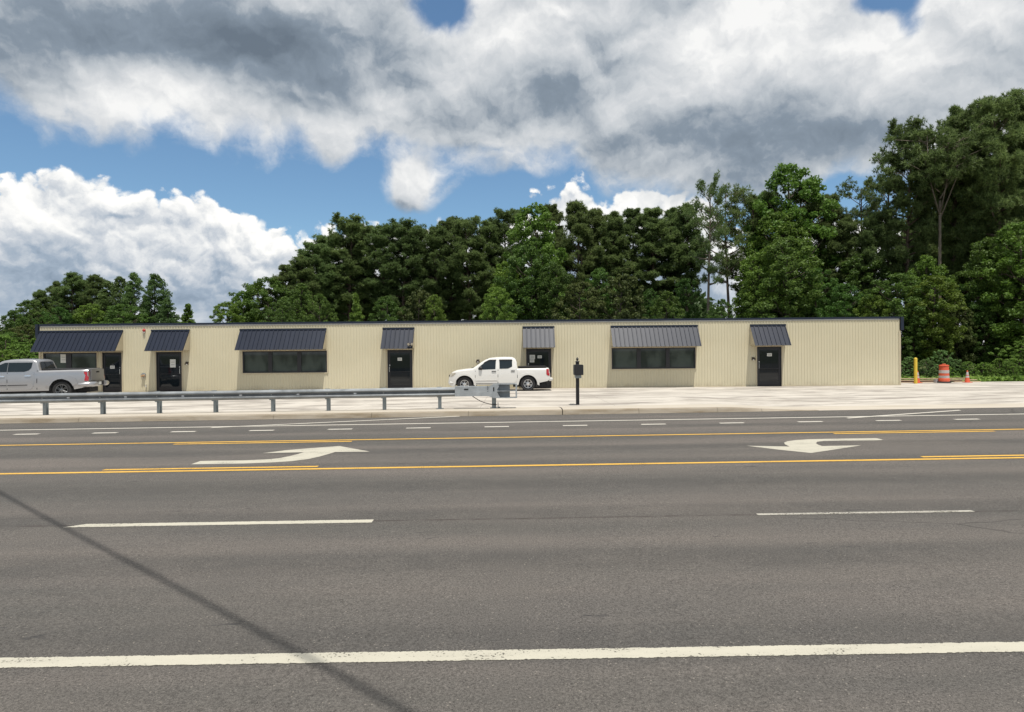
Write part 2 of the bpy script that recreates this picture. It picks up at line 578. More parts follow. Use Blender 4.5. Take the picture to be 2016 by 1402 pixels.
# ----------------------------------------------------------------- levels
WALL_Y = 36.6
BASE = -0.03
KY = 20.92                                  # kerb line
APRON_Y = 22.4
X_TAPER0 = at(1413, 812, KY).x
X_TAPER1 = at(1600, 812, KY).x


def sm(x, a, b):
    t = min(max((x - a) / (b - a), 0), 1)
    return t * t * (3 - 2 * t)


def kerb_h(x):
    return 0.14 * (1 - sm(x, X_TAPER0, X_TAPER1)) + 0.008


def lot_z(x, y):
    xc = min(max(x, -60), 60)
    front = GR * xc + kerb_h(x)
    if y <= KY:
        return front
    t = min((y - KY) / (WALL_Y - KY), 1)
    return front * (1 - t) + BASE * t


def sheet(name, xs, ys, zf, material, kind='structure'):
    mb = MB()
    vs = [(x, y, zf(x, y)) for y in ys for x in xs]
    n = len(xs)
    fs = [(j * n + i, j * n + i + 1, (j + 1) * n + i + 1, (j + 1) * n + i) for j in range(len(ys) - 1) for i in range(n - 1)]
    mb.add(vs, fs)
    o = mesh_obj(name, mb, material)
    for p in o.data.polygons:
        p.use_smooth = True
    return tag(o, kind=kind)


def lin(a, b, n):
    return [a + (b - a) * i / (n - 1) for i in range(n)]


# ground: one sheet to the horizon, below everything laid on it
def ground_z(x, y):
    xc = min(max(x, -130), 130)
    if y < KY:
        return GR * xc - 0.12
    t = min((y - KY) / (WALL_Y - KY), 1)
    return (GR * xc - 0.12) * (1 - t) + (BASE - 0.10) * t


sheet('ground', [-1500, -600, -250, -130] + lin(-60, 60, 13) + [130, 250, 600, 1500],
      [-1500, -400, -60, 0, KY, 25, 29, 33, WALL_Y, 45, 60, 90, 160, 400, 900, 1500], ground_z, M['ground'])
sheet('road', lin(-130, 130, 27), [-9, 0, 10, KY], lambda x, y: GR * x, M['asphalt'])
xs_l = sorted(set(lin(-60, 60, 61) + lin(X_TAPER0 - 0.3, X_TAPER1 + 0.3, 14)))
sheet('parking_lot', xs_l, [APRON_Y + 0.015] + lin(23, WALL_Y, 12) + [39.4], lot_z, M['lot'])

# kerb segments (one object: part of the setting) and the concrete apron behind them
mb = MB()
joints_px = [-900, -560, -230, 154, 538, 731, 922, 1107, 1258, 1413, 1500, 1600]
jx = [at(p, 815, KY).x for p in joints_px]
jx = [-60, -50, -42, -35] + jx[:-1] + [X_TAPER1 + 0.2]
for a, b_ in zip(jx[:-1], jx[1:]):
    n = 5
    g = 0.022 if abs(a - at(1107, 815, KY).x) < 0.01 else 0.006
    xs = lin(a + g, b_ - 0.004, n)
    pr = lambda x: [(x, KY - 0.02, GR * x - 0.1), (x, KY - 0.02, GR * x + 0.004), (x, KY + 0.03, GR * x + kerb_h(x) - 0.025),
                    (x, KY + 0.06, GR * x + kerb_h(x)), (x, KY + 0.2, GR * x + kerb_h(x) + 0.002), (x, KY + 0.2, GR * x - 0.1)]
    vs = [q for x in xs for q in pr(x)]
    fs = [(i * 6 + k, i * 6 + (k + 1) % 6, (i + 1) * 6 + (k + 1) % 6, (i + 1) * 6 + k) for i in range(n - 1) for k in range(6)]
    fs += [tuple(range(6)), tuple((n - 1) * 6 + k for k in range(6))[::-1]]
    mb.add(vs, fs)
tag(mesh_obj('kerb', mb, M['kerb']), kind='structure')
xs_a = sorted(set(lin(-60, 60, 61) + lin(X_TAPER0 - 0.3, X_TAPER1 + 0.3, 14)))


def apron_z(x, y):
    if x > X_TAPER1 and y < KY + 0.1:
        return GR * x + 0.004
    return lot_z(x, y) + 0.004


tag(sheet('sidewalk', [x for x in xs_a if x <= X_TAPER1 + 0.15] + [X_TAPER1 + 0.2], [KY + 0.203, 21.6, APRON_Y], apron_z, M['apron']), kind='structure')
tag(sheet('driveway', [X_TAPER1 + 0.2] + [x for x in xs_a if x > X_TAPER1 + 0.25], [KY - 0.02, 21.2, 21.6, APRON_Y], apron_z, M['apron']), kind='structure')

# a broken joint in the kerb top
mb = MB()
c0, c1 = at(1100, 802.5, APRON_Y - 0.1), at(1107, 809.5, KY + 0.2)
mb.tube([(c0.x, c0.y, lot_z(c0.x, c0.y) + 0.004), ((c0.x + c1.x) / 2 + 0.03, (c0.y + c1.y) / 2, lot_z(c1.x, 21.6) + 0.004), (c1.x, c1.y, lot_z(c1.x, c1.y) + 0.004)], [0.006, 0.014, 0.018], 6)
tag(mesh_obj('pavement_crack', mb, M['crack']), kind='structure')

# ----------------------------------------------------------------- road markings (4 mm sheets)
ZM = 0.004


def strip(name, y, w, x0, x1, m, dz=ZM, slope=0.0, taper=0.0):
    """line along the road, centred on distance y"""
    mb = MB()
    n = max(2, int(abs(x1 - x0) / 2) + 1)
    xs = lin(x0, x1, n)
    vs = []
    for x in xs:
        yy = y + slope * (x - x0)
        vs += [(x, yy - w / 2, GR * x + dz), (x, yy + w / 2, GR * x + dz)]
    if taper:
        vs[1] = (xs[0] + taper, vs[1][1], GR * (xs[0] + taper) + dz)
    mb.add(vs, [(2 * i, 2 * i + 2, 2 * i + 3, 2 * i + 1) for i in range(n - 1)])
    o = mesh_obj(name, mb, m)
    uv = o.data.uv_layers.new(name='UVMap')
    for lp in o.data.loops:
        uv.data[lp.index].uv = (0.5, lp.vertex_index % 2)
    return tag(o, kind='structure')


def gx(px, py):
    return road_pt(px, py).x


y_edge = road_pt(1008, 1290).y
strip('edge_line', y_edge, 0.152, -40, 40, M['white_mark'])
pA, pB = road_pt(440, 1030), road_pt(440, 1026)
yl = road_pt(440, 1031).y
strip('lane_dash', yl, 0.15, gx(135, 1034), gx(735, 1025), M['white_mark'], taper=0.2)
strip('lane_dash', road_pt(1700, 1010).y, 0.085, gx(1490, 1013), gx(1917, 1007), M['worn_mark'])
step = gx(1490, 1013) - gx(135, 1034)
for k in (-2, -1, 2, 3):
    x = gx(135, 1034) + k * step
    strip('lane_dash', yl, 0.12, x, x + 3.1, M['white_mark'])
yn = road_pt(1008, 917.3).y
yi = yn + 0.25
yf = road_pt(1008, 861.2).y
strip('yellow_line', yn, 0.135, -45, 45, M['yellow_mark'])
strip('yellow_line', yf, 0.13, -50, 50, M['yellow_mark'])
xa0, xa1 = gx(195, 928), gx(622, 921)
strip('yellow_dash', yi, 0.125, xa0, xa1, M['yellow_mark'])
xb0 = gx(1827, 903)
for k in (0, 1):
    strip('yellow_dash', yi, 0.125, xb0 + k * (xb0 - xa0), xb0 + k * (xb0 - xa0) + (xa1 - xa0), M['yellow_mark'])
strip('yellow_dash', yi, 0.125, xa0 - (xb0 - xa0), xa0 - (xb0 - xa0) + (xa1 - xa0), M['yellow_mark'])
yj = yf - 0.27
xc0, xc1 = gx(345, 874), gx(693, 869)
xd0, xd1 = gx(1645, 855), gx(1982, 853)
strip('yellow_dash', yj, 0.125, xc0, xc1, M['yellow_mark'])
strip('yellow_dash', yj, 0.125, xd0, xd1, M['yellow_mark'])
strip('yellow_dash', yj, 0.125, xc0 - (xd0 - xc0), xc0 - (xd0 - xc0) + 3.9, M['yellow_mark'])
strip('yellow_dash', yj, 0.125, xd0 + (xd0 - xc0), xd0 + (xd0 - xc0) + 3.9, M['yellow_mark'])
ye = road_pt(1008, 831.3).y
strip('edge_line', ye, 0.15, -50, 50, M['far_mark'])
yd = road_pt(980, 840.3).y
d0 = road_pt(954, 840.5).x
dstep = road_pt(1108, 838).x - d0
for k in range(-10, 11):
    strip('dotted_line', yd, 0.17, d0 + k * dstep, d0 + k * dstep + 0.66, M['far_mark'])
q0, q1 = road_pt(416, 842.5), road_pt(905, 820)
strip('taper_line', q0.y, 0.16, q0.x, q1.x, M['far_mark'], 0.008, (q1.y - q0.y) / (q1.x - q0.x))
q0, q1 = road_pt(1668, 823.7), road_pt(1890, 808.2)
strip('taper_line', q0.y, 0.17, q0.x, q1.x, M['far_mark'], 0.008, (q1.y - q0.y) / (q1.x - q0.x))


def marking(name, pts, m):
    mb = MB()
    vs = [road_pt(x, y) for x, y in pts]
    mb.add([(v.x, v.y, GR * v.x + ZM) for v in vs], [tuple(range(len(vs)))])
    o = mesh_obj(name, mb, m)
    uv = o.data.uv_layers.new(name='UVMap')
    for lp in o.data.loops:
        uv.data[lp.index].uv = (0.5, 0.5)
    return tag(o, kind='structure')


arrow1 = [(660, 137), (850, 113), (1050, 96), (1295, 78), (1547, 124), (1260, 127), (1200, 145), (1130, 165), (1040, 185), (900, 203), (750, 213),
          (500, 223), (280, 226), (68, 229), (145, 202), (250, 200), (500, 197), (700, 188), (800, 178), (880, 162), (950, 145), (1000, 129)]
marking('turn_arrow', [(360 + x / 4.2, 860 + y / 4.2) for x, y in arrow1], M['white_mark'])
arrow2 = [(165, 157), (520, 200), (880, 237), (1180, 192), (1432, 152), (1000, 160), (955, 145), (930, 128), (950, 112), (1020, 104), (1200, 100), (1600, 97),
          (1675, 92), (1600, 73), (1400, 76), (1100, 80), (850, 86), (700, 95), (620, 107), (580, 122), (590, 140), (640, 166)]
marking('turn_arrow', [(1440 + x / 5.6, 850 + y / 5.6) for x, y in arrow2], M['white_mark'])

# ----------------------------------------------------------------- building
XL, XR = at(79, 700, WALL_Y).x, at(1771, 700, WALL_Y).x
TOP = at(1008, 631.5, WALL_Y).z
DEPTH = 20.0
bld = thing('commercial_building', ((XL + XR) / 2, WALL_Y, BASE), 'long low beige metal building with navy awnings beside the road', 'building')

doors_px = [(202, 240, 691, 769), (308, 358, 689, 767), (763, 812, 685, 761), (1036, 1085, 682.5, 760), (1490, 1538, 679, 757.5)]
wins_px = [(86, 191, 691, 735), (478, 644, 687, 734), (1204, 1369, 681, 726)]
doors = []
for a, b_, t_, bt in doors_px:
    doors.append((at(a, 700, WALL_Y).x, at(b_, 700, WALL_Y).x, BASE, BASE + 2.2))
wins = []
for a, b_, t_, bt in wins_px:
    m_ = (a + b_) / 2
    wins.append((at(a, 700, WALL_Y).x, at(b_, 700, WALL_Y).x, at(m_, bt, WALL_Y).z, BASE + 2.2))
openings = doors + wins

# ribbed siding, left open where doors and windows sit
mb = MB()
PER, RD = 0.158, 0.021
brk = set([XL, XR])
x = XL
prof = {}
while x < XR:
    for dx in (0.0, 0.02, 0.045, 0.065):
        if x + dx < XR:
            brk.add(round(x + dx, 4))
    x += PER
for o in openings:
    brk.add(round(o[0], 4))
    brk.add(round(o[1], 4))
brk = sorted(brk)


def rib(x):
    u = (x - XL) % PER
    if u > PER - 1e-3:
        u = 0
    if u < 0.02:
        return RD * u / 0.02
    if u < 0.045:
        return RD
    if u < 0.065:
        return RD * (0.065 - u) / 0.02
    return 0.0


WTOP = TOP - 0.10
for a, b_ in zip(brk[:-1], brk[1:]):
    mid = (a + b_) / 2
    spans = [(BASE - 0.05, WTOP)]
    for o in openings:
        if o[0] - 1e-4 <= mid <= o[1] + 1e-4:
            spans = [(BASE - 0.05, o[2])] if o[2] > BASE + 0.01 else []
            spans.append((o[3], WTOP))
    ya, yb = WALL_Y - rib(a + 1e-5), WALL_Y - rib(b_ - 1e-5)
    for z0, z1 in spans:
        mb.add([(a, ya, z0), (b_, yb, z0), (b_, yb, z1), (a, ya, z1)], [(0, 1, 2, 3)])
# end and back walls, ribbed too
for xx, sg in ((XL, -1), (XR, 1)):
    y = WALL_Y
    while y < WALL_Y + DEPTH - PER:
        ks = [(y, 0), (y + 0.02, RD), (y + 0.045, RD), (y + 0.065, 0), (y + PER, 0)]
        for (y0, r0), (y1, r1) in zip(ks[:-1], ks[1:]):
            mb.add([(xx + sg * r0, y0, BASE - 0.05), (xx + sg * r1, y1, BASE - 0.05), (xx + sg * r1, y1, WTOP), (xx + sg * r0, y0, WTOP)], [(0, 1, 2, 3)])
        y += PER
mb.add([(XL, WALL_Y + DEPTH, BASE - .05), (XR, WALL_Y + DEPTH, BASE - .05), (XR, WALL_Y + DEPTH, WTOP), (XL, WALL_Y + DEPTH, WTOP)], [(0, 1, 2, 3)])
mesh_obj('wall', mb, M['wall'], bld)
mb = MB()
mb.box(XL - 0.03, WALL_Y - 0.020, WTOP + 0.001, XR + 0.03, WALL_Y + DEPTH + 0.03, TOP - 0.03)
mesh_obj('roof', mb, M['roof'], bld)
# navy eave trim and the pale strip below it
mb = MB()
mb.box(XL, WALL_Y - 0.055, TOP - 0.07, XR, WALL_Y - 0.0365, TOP + 0.035)
mesh_obj('eave_trim', mb, M['navy_trim'], bld)
mb = MB()
mb.box(XL + 0.052, WALL_Y - 0.032, TOP - 0.135, XR - 0.052, WALL_Y - 0.0215, TOP - 0.072)
mesh_obj('eave_strip', mb, M['pale_trim'], bld)
for xx, sg in ((XL, -1), (XR, 1)):
    mb = MB()
    mb.box(min(xx + sg * 0.03, xx + sg * 0.2), WALL_Y - 0.09, TOP - 0.72, max(xx + sg * 0.03, xx + sg * 0.2), WALL_Y + DEPTH, TOP + 0.03)
    mesh_obj('rake_trim', mb, M['navy_trim'], bld, bevel=0.008)
for xx, sg in ((XL, 1), (XR, -1)):
    mb = MB()
    mb.box(xx - 0.05, WALL_Y - 0.045, BASE - 0.04, xx + 0.05, WALL_Y + 0.05, TOP - 0.74)
    mesh_obj('corner_trim', mb, M['trim_beige'], bld)
# sill angle at the foot of the wall, between the doors
mb = MB()
edges = sorted([XL + 0.06, XR - 0.06] + [v for d in doors for v in (d[0] - 0.03, d[1] + 0.03)])
for a, b_ in zip(edges[::2], edges[1::2]):
    mb.box(a, WALL_Y - 0.05, BASE - 0.04, b_, WALL_Y - 0.03, BASE + 0.05)
mesh_obj('base_trim', mb, M['trim_beige'], bld)


def frame_rect(mb, x0, x1, z0, z1, w, y0, y1, wb=None, wt=None):
    wb = w if wb is None else wb
    wt = w if wt is None else wt
    mb.box(x0, y0, z0, x0 + w, y1, z1)
    mb.box(x1 - w, y0, z0, x1, y1, z1)
    mb.box(x0 + w, y0, z0, x1 - w, y1, z0 + wb)
    mb.box(x0 + w, y0, z1 - wt, x1 - w, y1, z1)


hand = ['right', 'right', 'left', 'left', 'left']
for (x0, x1, z0, z1), hd in zip(doors, hand):
    mb = MB()
    frame_rect(mb, x0 + 0.002, x1 - 0.002, z0 + 0.01, z1 - 0.002, 0.05, WALL_Y - 0.032, WALL_Y + 0.10, 0.03)
    frame_rect(mb, x0 + 0.06, x1 - 0.06, z0 + 0.05, z1 - 0.06, 0.085, WALL_Y + 0.0, WALL_Y + 0.05, 0.22, 0.1)
    d = mesh_obj('door', mb, M['frame_black'], bld)
    mb = MB()
    mb.box(x0 + 0.14, WALL_Y + 0.015, z0 + 0.26, x1 - 0.14, WALL_Y + 0.03, z1 - 0.15)
    mesh_obj('pane', mb, M['door_glass'], d)
    mb = MB()
    hx = x0 + 0.1 if hd == 'left' else x1 - 0.1
    mb.tube([(hx, WALL_Y - 0.002, z0 + 1.0), (hx, WALL_Y - 0.055, z0 + 1.0), (hx, WALL_Y - 0.055, z0 + 1.28), (hx, WALL_Y - 0.002, z0 + 1.28)], 0.012, 6)
    mb.lathe([(0.03, 0.0), (0.03, -0.02)], (hx + (0.02 if hd == 'left' else -0.02), WALL_Y - 0.001, z0 + 1.36), 'y', 12)
    mesh_obj('handle', mb, M['steel'], d, smooth=40)
    mb = MB()
    mb.tube([(x0 + 0.15, WALL_Y + 0.07, z0 + 0.98), (x1 - 0.15, WALL_Y + 0.07, z0 + 0.98)], 0.02, 6)
    mb.box(x0 + 0.14, WALL_Y - 0.004, z0 + 0.975, x1 - 0.14, WALL_Y + 0.012, z0 + 1.0)
    mesh_obj('push_bar', mb, M['frame_black'], d)
    mb = MB()
    frame_rect(mb, x0 - 0.055, x1 + 0.055, z0 + 0.0, z1 + 0.055, 0.053, WALL_Y - 0.045, WALL_Y + 0.02, 0.004)
    mesh_obj('door_surround', mb, M['trim_beige'], d)

for k, (x0, x1, z0, z1) in enumerate(wins):
    mb = MB()
    W = x1 - x0
    frame_rect(mb, x0 + 0.002, x1 - 0.002, z0 + 0.002, z1 - 0.002, 0.06, WALL_Y - 0.034, WALL_Y + 0.09)
    cuts = [0.325, 0.67] if k else [0.47]
    mw = 0.22 if k else 0.30
    for c in cuts:
        mb.box(x0 + c * W - mw / 2, WALL_Y - 0.02, z0 + 0.062, x0 + c * W + mw / 2, WALL_Y + 0.08, z1 - 0.062)
    w_ = mesh_obj('window', mb, M['frame_black'], bld)
    lim = [x0 + 0.062] + [v for c in cuts for v in (x0 + c * W - mw / 2, x0 + c * W + mw / 2)] + [x1 - 0.062]
    for a, b_ in zip(lim[::2], lim[1::2]):
        mb = MB()
        mb.box(a, WALL_Y + 0.02, z0 + 0.062, b_, WALL_Y + 0.035, z1 - 0.062)
        mesh_obj('pane', mb, M['glass'], w_)
    mb = MB()
    frame_rect(mb, x0 - 0.055, x1 + 0.055, z0 - 0.055, z1 + 0.05, 0.053, WALL_Y - 0.045, WALL_Y + 0.02)
    mesh_obj('window_surround', mb, M['trim_beige'], w_)

# awnings: ribbed navy sheet on closed beige cheeks
AD = 0.74
AZT, AZB = BASE + 3.37, BASE + 2.30
aw_px = [(80, 243), (299, 374), (473, 643), (754, 816), (1029, 1091), (1202, 1373), (1476, 1546)]
for a, b_ in aw_px:
    x0, x1 = at(a, 645, WALL_Y).x, at(b_, 645, WALL_Y).x
    if a == 80:
        x0 = XL + 0.02
    mb = MB()
    per = 0.24
    n = max(3, round((x1 - x0) / per))
    per = (x1 - x0) / n
    sl = Vector((0, -AD, AZB - AZT))
    nrm = Vector((0, -(AZT - AZB), AD)) if False else Vector((0, -(AZT - AZB), -AD)).normalized()
    nrm = Vector((0, -(AZT - AZB), AD)).normalized()
    nrm = Vector((0, -1.07, 0.74)).normalized()
    ps = []
    for i in range(n):
        xx = x0 + i * per
        ps += [(xx, 0.0), (xx + per * .70, 0.0), (xx + per * .76, 0.035), (xx + per * .92, 0.035), (xx + per * .98, 0.0)]
    ps.append((x1, 0.0))
    T = Vector((0, WALL_Y - 0.04, AZT))
    B = T + Vector((0, -AD - 0.03, (AZB - AZT) * (AD + 0.03) / AD))
    vs = []
    for xx, hgt in ps:
        for q in (T, B):
            v = q + nrm * (hgt + 0.004)
            vs.append((xx, v.y, v.z))
    for xx, hgt in ps:
        for q in (T, B):
            v = q + nrm * (hgt - 0.004)
            vs.append((xx, v.y, v.z))
    N = 2 * len(ps)
    fs = []
    for i in range(len(ps) - 1):
        fs += [(2 * i, 2 * i + 1, 2 * i + 3, 2 * i + 2), (N + 2 * i, N + 2 * i + 2, N + 2 * i + 3, N + 2 * i + 1), (2 * i + 1, N + 2 * i + 1, N + 2 * i + 3, 2 * i + 3)]
    mb.add(vs, fs)
    aw = mesh_obj('awning', mb, M['navy_panel'], bld)
    mb = MB()
    mb.box(x0 - 0.01, WALL_Y - 0.10, AZT - 0.03, x1 + 0.01, WALL_Y - 0.036, AZT + 0.07)
    mesh_obj('head_flashing', mb, M['navy_trim'], aw)
    for xx in (x0 + 0.012, x1 - 0.012):
        mb = MB()
        mb.prism([(WALL_Y - 0.037, AZB + 0.0), (WALL_Y - AD - 0.035, AZB), (WALL_Y - 0.037, AZT - 0.025)], (xx - 0.01, xx + 0.01), 'x')
        mesh_obj('side_panel', mb, M['trim_beige'], aw)
    mb = MB()
    mb.box(x0 + 0.002, WALL_Y - AD - 0.052, AZB - 0.05, x1 - 0.002, WALL_Y - AD - 0.03, AZB - 0.008)
    mb.box(x0 + 0.002, WALL_Y - AD - 0.03, AZB - 0.03, x1 - 0.002, WALL_Y - 0.037, AZB - 0.012)
    mesh_obj('soffit', mb, M['trim_beige'], aw)

# notices taped on the glass
notes = [((1, 340, 715.5, 11, 16), 'white paper sheet taped on the second glass door from the left'),
         ((0, 221, 723, 9, 6), 'small white card on the glass door nearest the silver pickup'),
         ((2, 787, 707.3, 8.5, 6), 'small white card in the middle of the glass door between both windows'),
         ((3, 1048, 703, 10.5, 8.5), 'larger upper left sheet on the door behind the white pickup'),
         ((3, 1047.5, 710, 9, 7), 'lower left sheet on the door behind the white pickup'),
         ((3, 1062.5, 702.7, 8.5, 5.5), 'small right hand sheet on the door behind the white pickup'),
         ((4, 1515, 698.5, 9.5, 6), 'small white card on the glass of the rightmost door'),
         ((-1, 124.5, 706, 11.5, 17), 'pale paper sheet behind the silver pickup in the leftmost window')]
for (k, px, py, w, h), lab in notes:
    c = at(px, py, WALL_Y)
    s = WALL_Y / F
    yy = WALL_Y + 0.009 if k >= 0 else WALL_Y + 0.014
    mb = MB()
    mb.box(c.x - w * s / 2, yy, c.z - h * s / 2, c.x + w * s / 2, yy + 0.003, c.z + h * s / 2)
    single('paper_notice', mb, M['paper'], (c.x, yy, c.z), lab, 'notice', 'notices on the doors and window')
    o = COL.objects[-1]
    nt = bpy.context.scene.objects
    obj_n = [q for q in COL.objects if q.get('label') == lab][0]
    for j in range(2):
        mb = MB()
        zz = c.z + h * s * (0.15 - 0.3 * j)
        mb.box(c.x - w * s * 0.33, yy - 0.002, zz - 0.012, c.x + w * s * 0.33, yy - 0.0005, zz + 0.012)
        mesh_obj('print_line', mb, M['ink'], obj_n)

# dark lantern-like brackets on the wall beside the doors
for px, py, lab in ((369, 716, 'small dark wall bracket right of the second glass door from the left'),
                    (941, 711.5, 'small dark wall bracket above the hood of the white pickup'),
                    (1482.5, 707, 'small dark wall bracket left of the rightmost door')):
    c = at(px, py, WALL_Y)
    t = thing('wall_bracket', (c.x, WALL_Y - 0.028, c.z), lab, 'wall fixture', 'dark brackets by the doors')
    mb = MB()
    mb.box(c.x - 0.07, WALL_Y - 0.045, c.z - 0.03, c.x + 0.07, WALL_Y - 0.029, c.z + 0.10)
    mb.tube([(c.x - 0.06, WALL_Y - 0.04, c.z + 0.08), (c.x - 0.085, WALL_Y - 0.09, c.z + 0.02), (c.x - 0.085, WALL_Y - 0.1, c.z - 0.07)], 0.02, 6)
    mb.tube([(c.x + 0.06, WALL_Y - 0.04, c.z + 0.08), (c.x + 0.08, WALL_Y - 0.09, c.z + 0.02), (c.x + 0.085, WALL_Y - 0.1, c.z - 0.07)], 0.02, 6)
    mesh_obj('body', mb, M['bronze'], t)
    mb = MB()
    mb.lathe([(0.012, 0.04), (0.026, 0.0), (0.015, -0.03)], (c.x, WALL_Y - 0.075, c.z - 0.045), 'z', 10)
    mesh_obj('glass_bulb', mb, M['reflector'], t, smooth=60)

# red fire alarm with its strobe, and the pipe fittings below it
c = at(284.5, 650.5, WALL_Y)
t = thing('fire_alarm', (c.x, WALL_Y - 0.03, c.z), 'small red fire alarm bell high on the beige wall', 'alarm')
mb = MB()
mb.lathe([(0.08, -0.031), (0.085, -0.06), (0.07, -0.10), (0.03, -0.12)], (c.x, WALL_Y, c.z), 'y', 16)
mesh_obj('bell', mb, M['red_alarm'], t, smooth=50)
mb = MB()
mb.box(c.x - 0.05, WALL_Y - 0.09, c.z - 0.15, c.x + 0.05, WALL_Y - 0.03, c.z - 0.075)
mesh_obj('strobe', mb, M['white_band'], t)
c = at(283.5, 740, WALL_Y)
t = thing('standpipe_inlet', (c.x, WALL_Y - 0.03, c.z), 'round brass fire hose inlet on the beige wall above a tap', 'pipe fitting')
mb = MB()
mb.lathe([(0.13, -0.03), (0.135, -0.05), (0.09, -0.055)], (c.x, WALL_Y, c.z + 0.03), 'y', 20)
mesh_obj('wall_plate', mb, M['steel'], t, smooth=40)
for sx in (-0.055, 0.055):
    mb = MB()
    mb.tube([(c.x + sx * 0.6, WALL_Y - 0.05, c.z + 0.03), (c.x + sx, WALL_Y - 0.17, c.z - 0.02)], [0.05, 0.045], 12)
    mesh_obj('inlet', mb, M['brass'], t, smooth=40)
c = at(289, 759, WALL_Y)
t = thing('wall_tap', (c.x, WALL_Y - 0.03, c.z), 'small steel wall tap low on the wall left of a door', 'tap')
mb = MB()
mb.tube([(c.x, WALL_Y - 0.03, c.z), (c.x, WALL_Y - 0.10, c.z), (c.x + 0.02, WALL_Y - 0.13, c.z - 0.05), (c.x + 0.02, WALL_Y - 0.13, c.z - 0.09)], [0.03, 0.028, 0.026, 0.026], 8)
mesh_obj('spout', mb, M['steel'], t, smooth=40)
mb = MB()
mb.lathe([(0.05, 0.03), (0.055, 0.045), (0.03, 0.055)], (c.x, WALL_Y - 0.09, c.z), 'z', 10)
mesh_obj('valve_wheel', mb, M['chrome'], t, smooth=40)

# twin floodlight on the corner of the central door awning
c = at(809, 679, WALL_Y - AD - 0.03)
t = thing('floodlight', (c.x, c.y, c.z), 'twin headed floodlight on the corner of an awning', 'floodlight')
mb = MB()
mb.box(c.x - 0.16, c.y - 0.05, c.z - 0.09, c.x + 0.1, c.y - 0.01, c.z - 0.02)
mb.tube([(c.x - 0.09, c.y - 0.03, c.z - 0.04), (c.x - 0.1, c.y - 0.1, c.z + 0.04)], 0.02, 6)
mb.tube([(c.x + 0.06, c.y - 0.03, c.z - 0.04), (c.x + 0.07, c.y - 0.1, c.z + 0.04)], 0.02, 6)
mesh_obj('mount', mb, M['black_plastic'], t)
for sx in (-0.1, 0.07):
    mb = MB()
    p = Vector((c.x + sx, c.y - 0.1, c.z + 0.05))
    d = Vector((sx * 1.5, -0.8, -0.35)).normalized()
    mb.tube([p - d * 0.08, p - d * 0.02, p + d * 0.07], [0.04, 0.065, 0.075], 12)
    hd = mesh_obj('lamp_head', mb, M['bronze'], t, smooth=40)
    mb = MB()
    mb.tube([p + d * 0.071, p + d * 0.085], [0.068, 0.05], 12)
    mesh_obj('lens', mb, M['lamp_clear'], hd, smooth=40)

# ----------------------------------------------------------------- guardrail
GY = 22.15
posts_px = [-20.5 - 110 * k for k in range(5, 0, -1)] + [-20.5, 90, 203, 314, 425, 538, 647, 757, 866]
post_x = [at(p, 800, GY).x for p in posts_px]
gxl = post_x[0] - 0.6
gxr = at(900, 775, GY).x
gr_t = thing('guardrail', ((gxl + gxr) / 2, GY, GR * (gxl + gxr) / 2 + 0.14), 'galvanised steel roadside guardrail with a square impact head', 'guardrail')
RT = 0.735                                  # top of the rail above the pavement


def gz(x):
    return lot_z(x, GY)


wprof = [(0.00, 0.000), (-0.012, -0.012), (-0.075, -0.050), (-0.083, -0.062), (-0.083, -0.088), (-0.075, -0.100), (-0.012, -0.138), (0.0, -0.150), (0.0, -0.162),
         (-0.012, -0.174), (-0.075, -0.212), (-0.083, -0.224), (-0.083, -0.250), (-0.075, -0.262), (-0.012, -0.300), (0.0, -0.312)]
mb = MB()
xs = lin(gxl, gxr + 0.3, 20)
n = len(wprof)
for off in (0.0, 0.006):
    vs = [(x, GY - 0.155 + py_ + off, gz(x) + RT + pz) for x in xs for py_, pz in wprof]
    mb.add(vs, [(i * n + k, (i + 1) * n + k, (i + 1) * n + k + 1, i * n + k + 1) for i in range(len(xs) - 1) for k in range(n - 1)])
mesh_obj('rail_beam', mb, M['galv'], gr_t, smooth=25)
for x in post_x:
    mb = MB()
    z = gz(x)
    hw, fl = 0.075, 0.05
    mb.box(x - fl, GY - hw, z - 0.3, x + fl, GY - hw + 0.008, z + RT - 0.02)
    mb.box(x - fl, GY + hw - 0.008, z - 0.3, x + fl, GY + hw, z + RT - 0.02)
    mb.box(x - 0.004, GY - hw + 0.008, z - 0.3, x + 0.004, GY + hw - 0.008, z + RT - 0.02)
    mb.box(x - 0.075, GY - 0.150, z + RT - 0.34, x + 0.075, GY - hw - 0.001, z + RT + 0.015)
    mesh_obj('post', mb, M['galv_post'], gr_t)
    mb = MB()
    mb.lathe([(0.022, -0.16), (0.022, -0.176), (0.012, -0.185)], (x, GY, z + RT - 0.156), 'y', 8)
    mesh_obj('bolt', mb, M['steel'], gr_t)
for px in (253, 365, 478, 590, 701.5, 141):
    x = at(px, 778, GY).x
    z = gz(x) + RT - 0.156
    mb = MB()
    mb.box(x - 0.045, GY - 0.185, z - 0.02, x + 0.045, GY - 0.157, z + 0.02)
    mesh_obj('reflector', mb, M['reflector'], gr_t, bevel=0.005)
# impact head: box channel, flared plates, open square face
hx0, hx1, hx2, hx3 = (at(p, 775, GY).x for p in (897, 965, 984, 1018))
zc = gz(hx1) + RT - 0.145
mb = MB()
fy, by = GY - 0.27, GY - 0.05
mb.box(hx0, fy, zc - 0.165, hx1 + 0.02, fy + 0.012, zc + 0.165)
mb.box(hx0, fy + 0.012, zc + 0.153, hx1, by, zc + 0.165)
mb.box(hx0, fy + 0.012, zc - 0.165, hx1, by, zc - 0.153)
mb.box(hx0, by, zc - 0.165, hx1, by + 0.012, zc + 0.165)
head = mesh_obj('impact_head', mb, M['galv_head'], gr_t)
mb = MB()
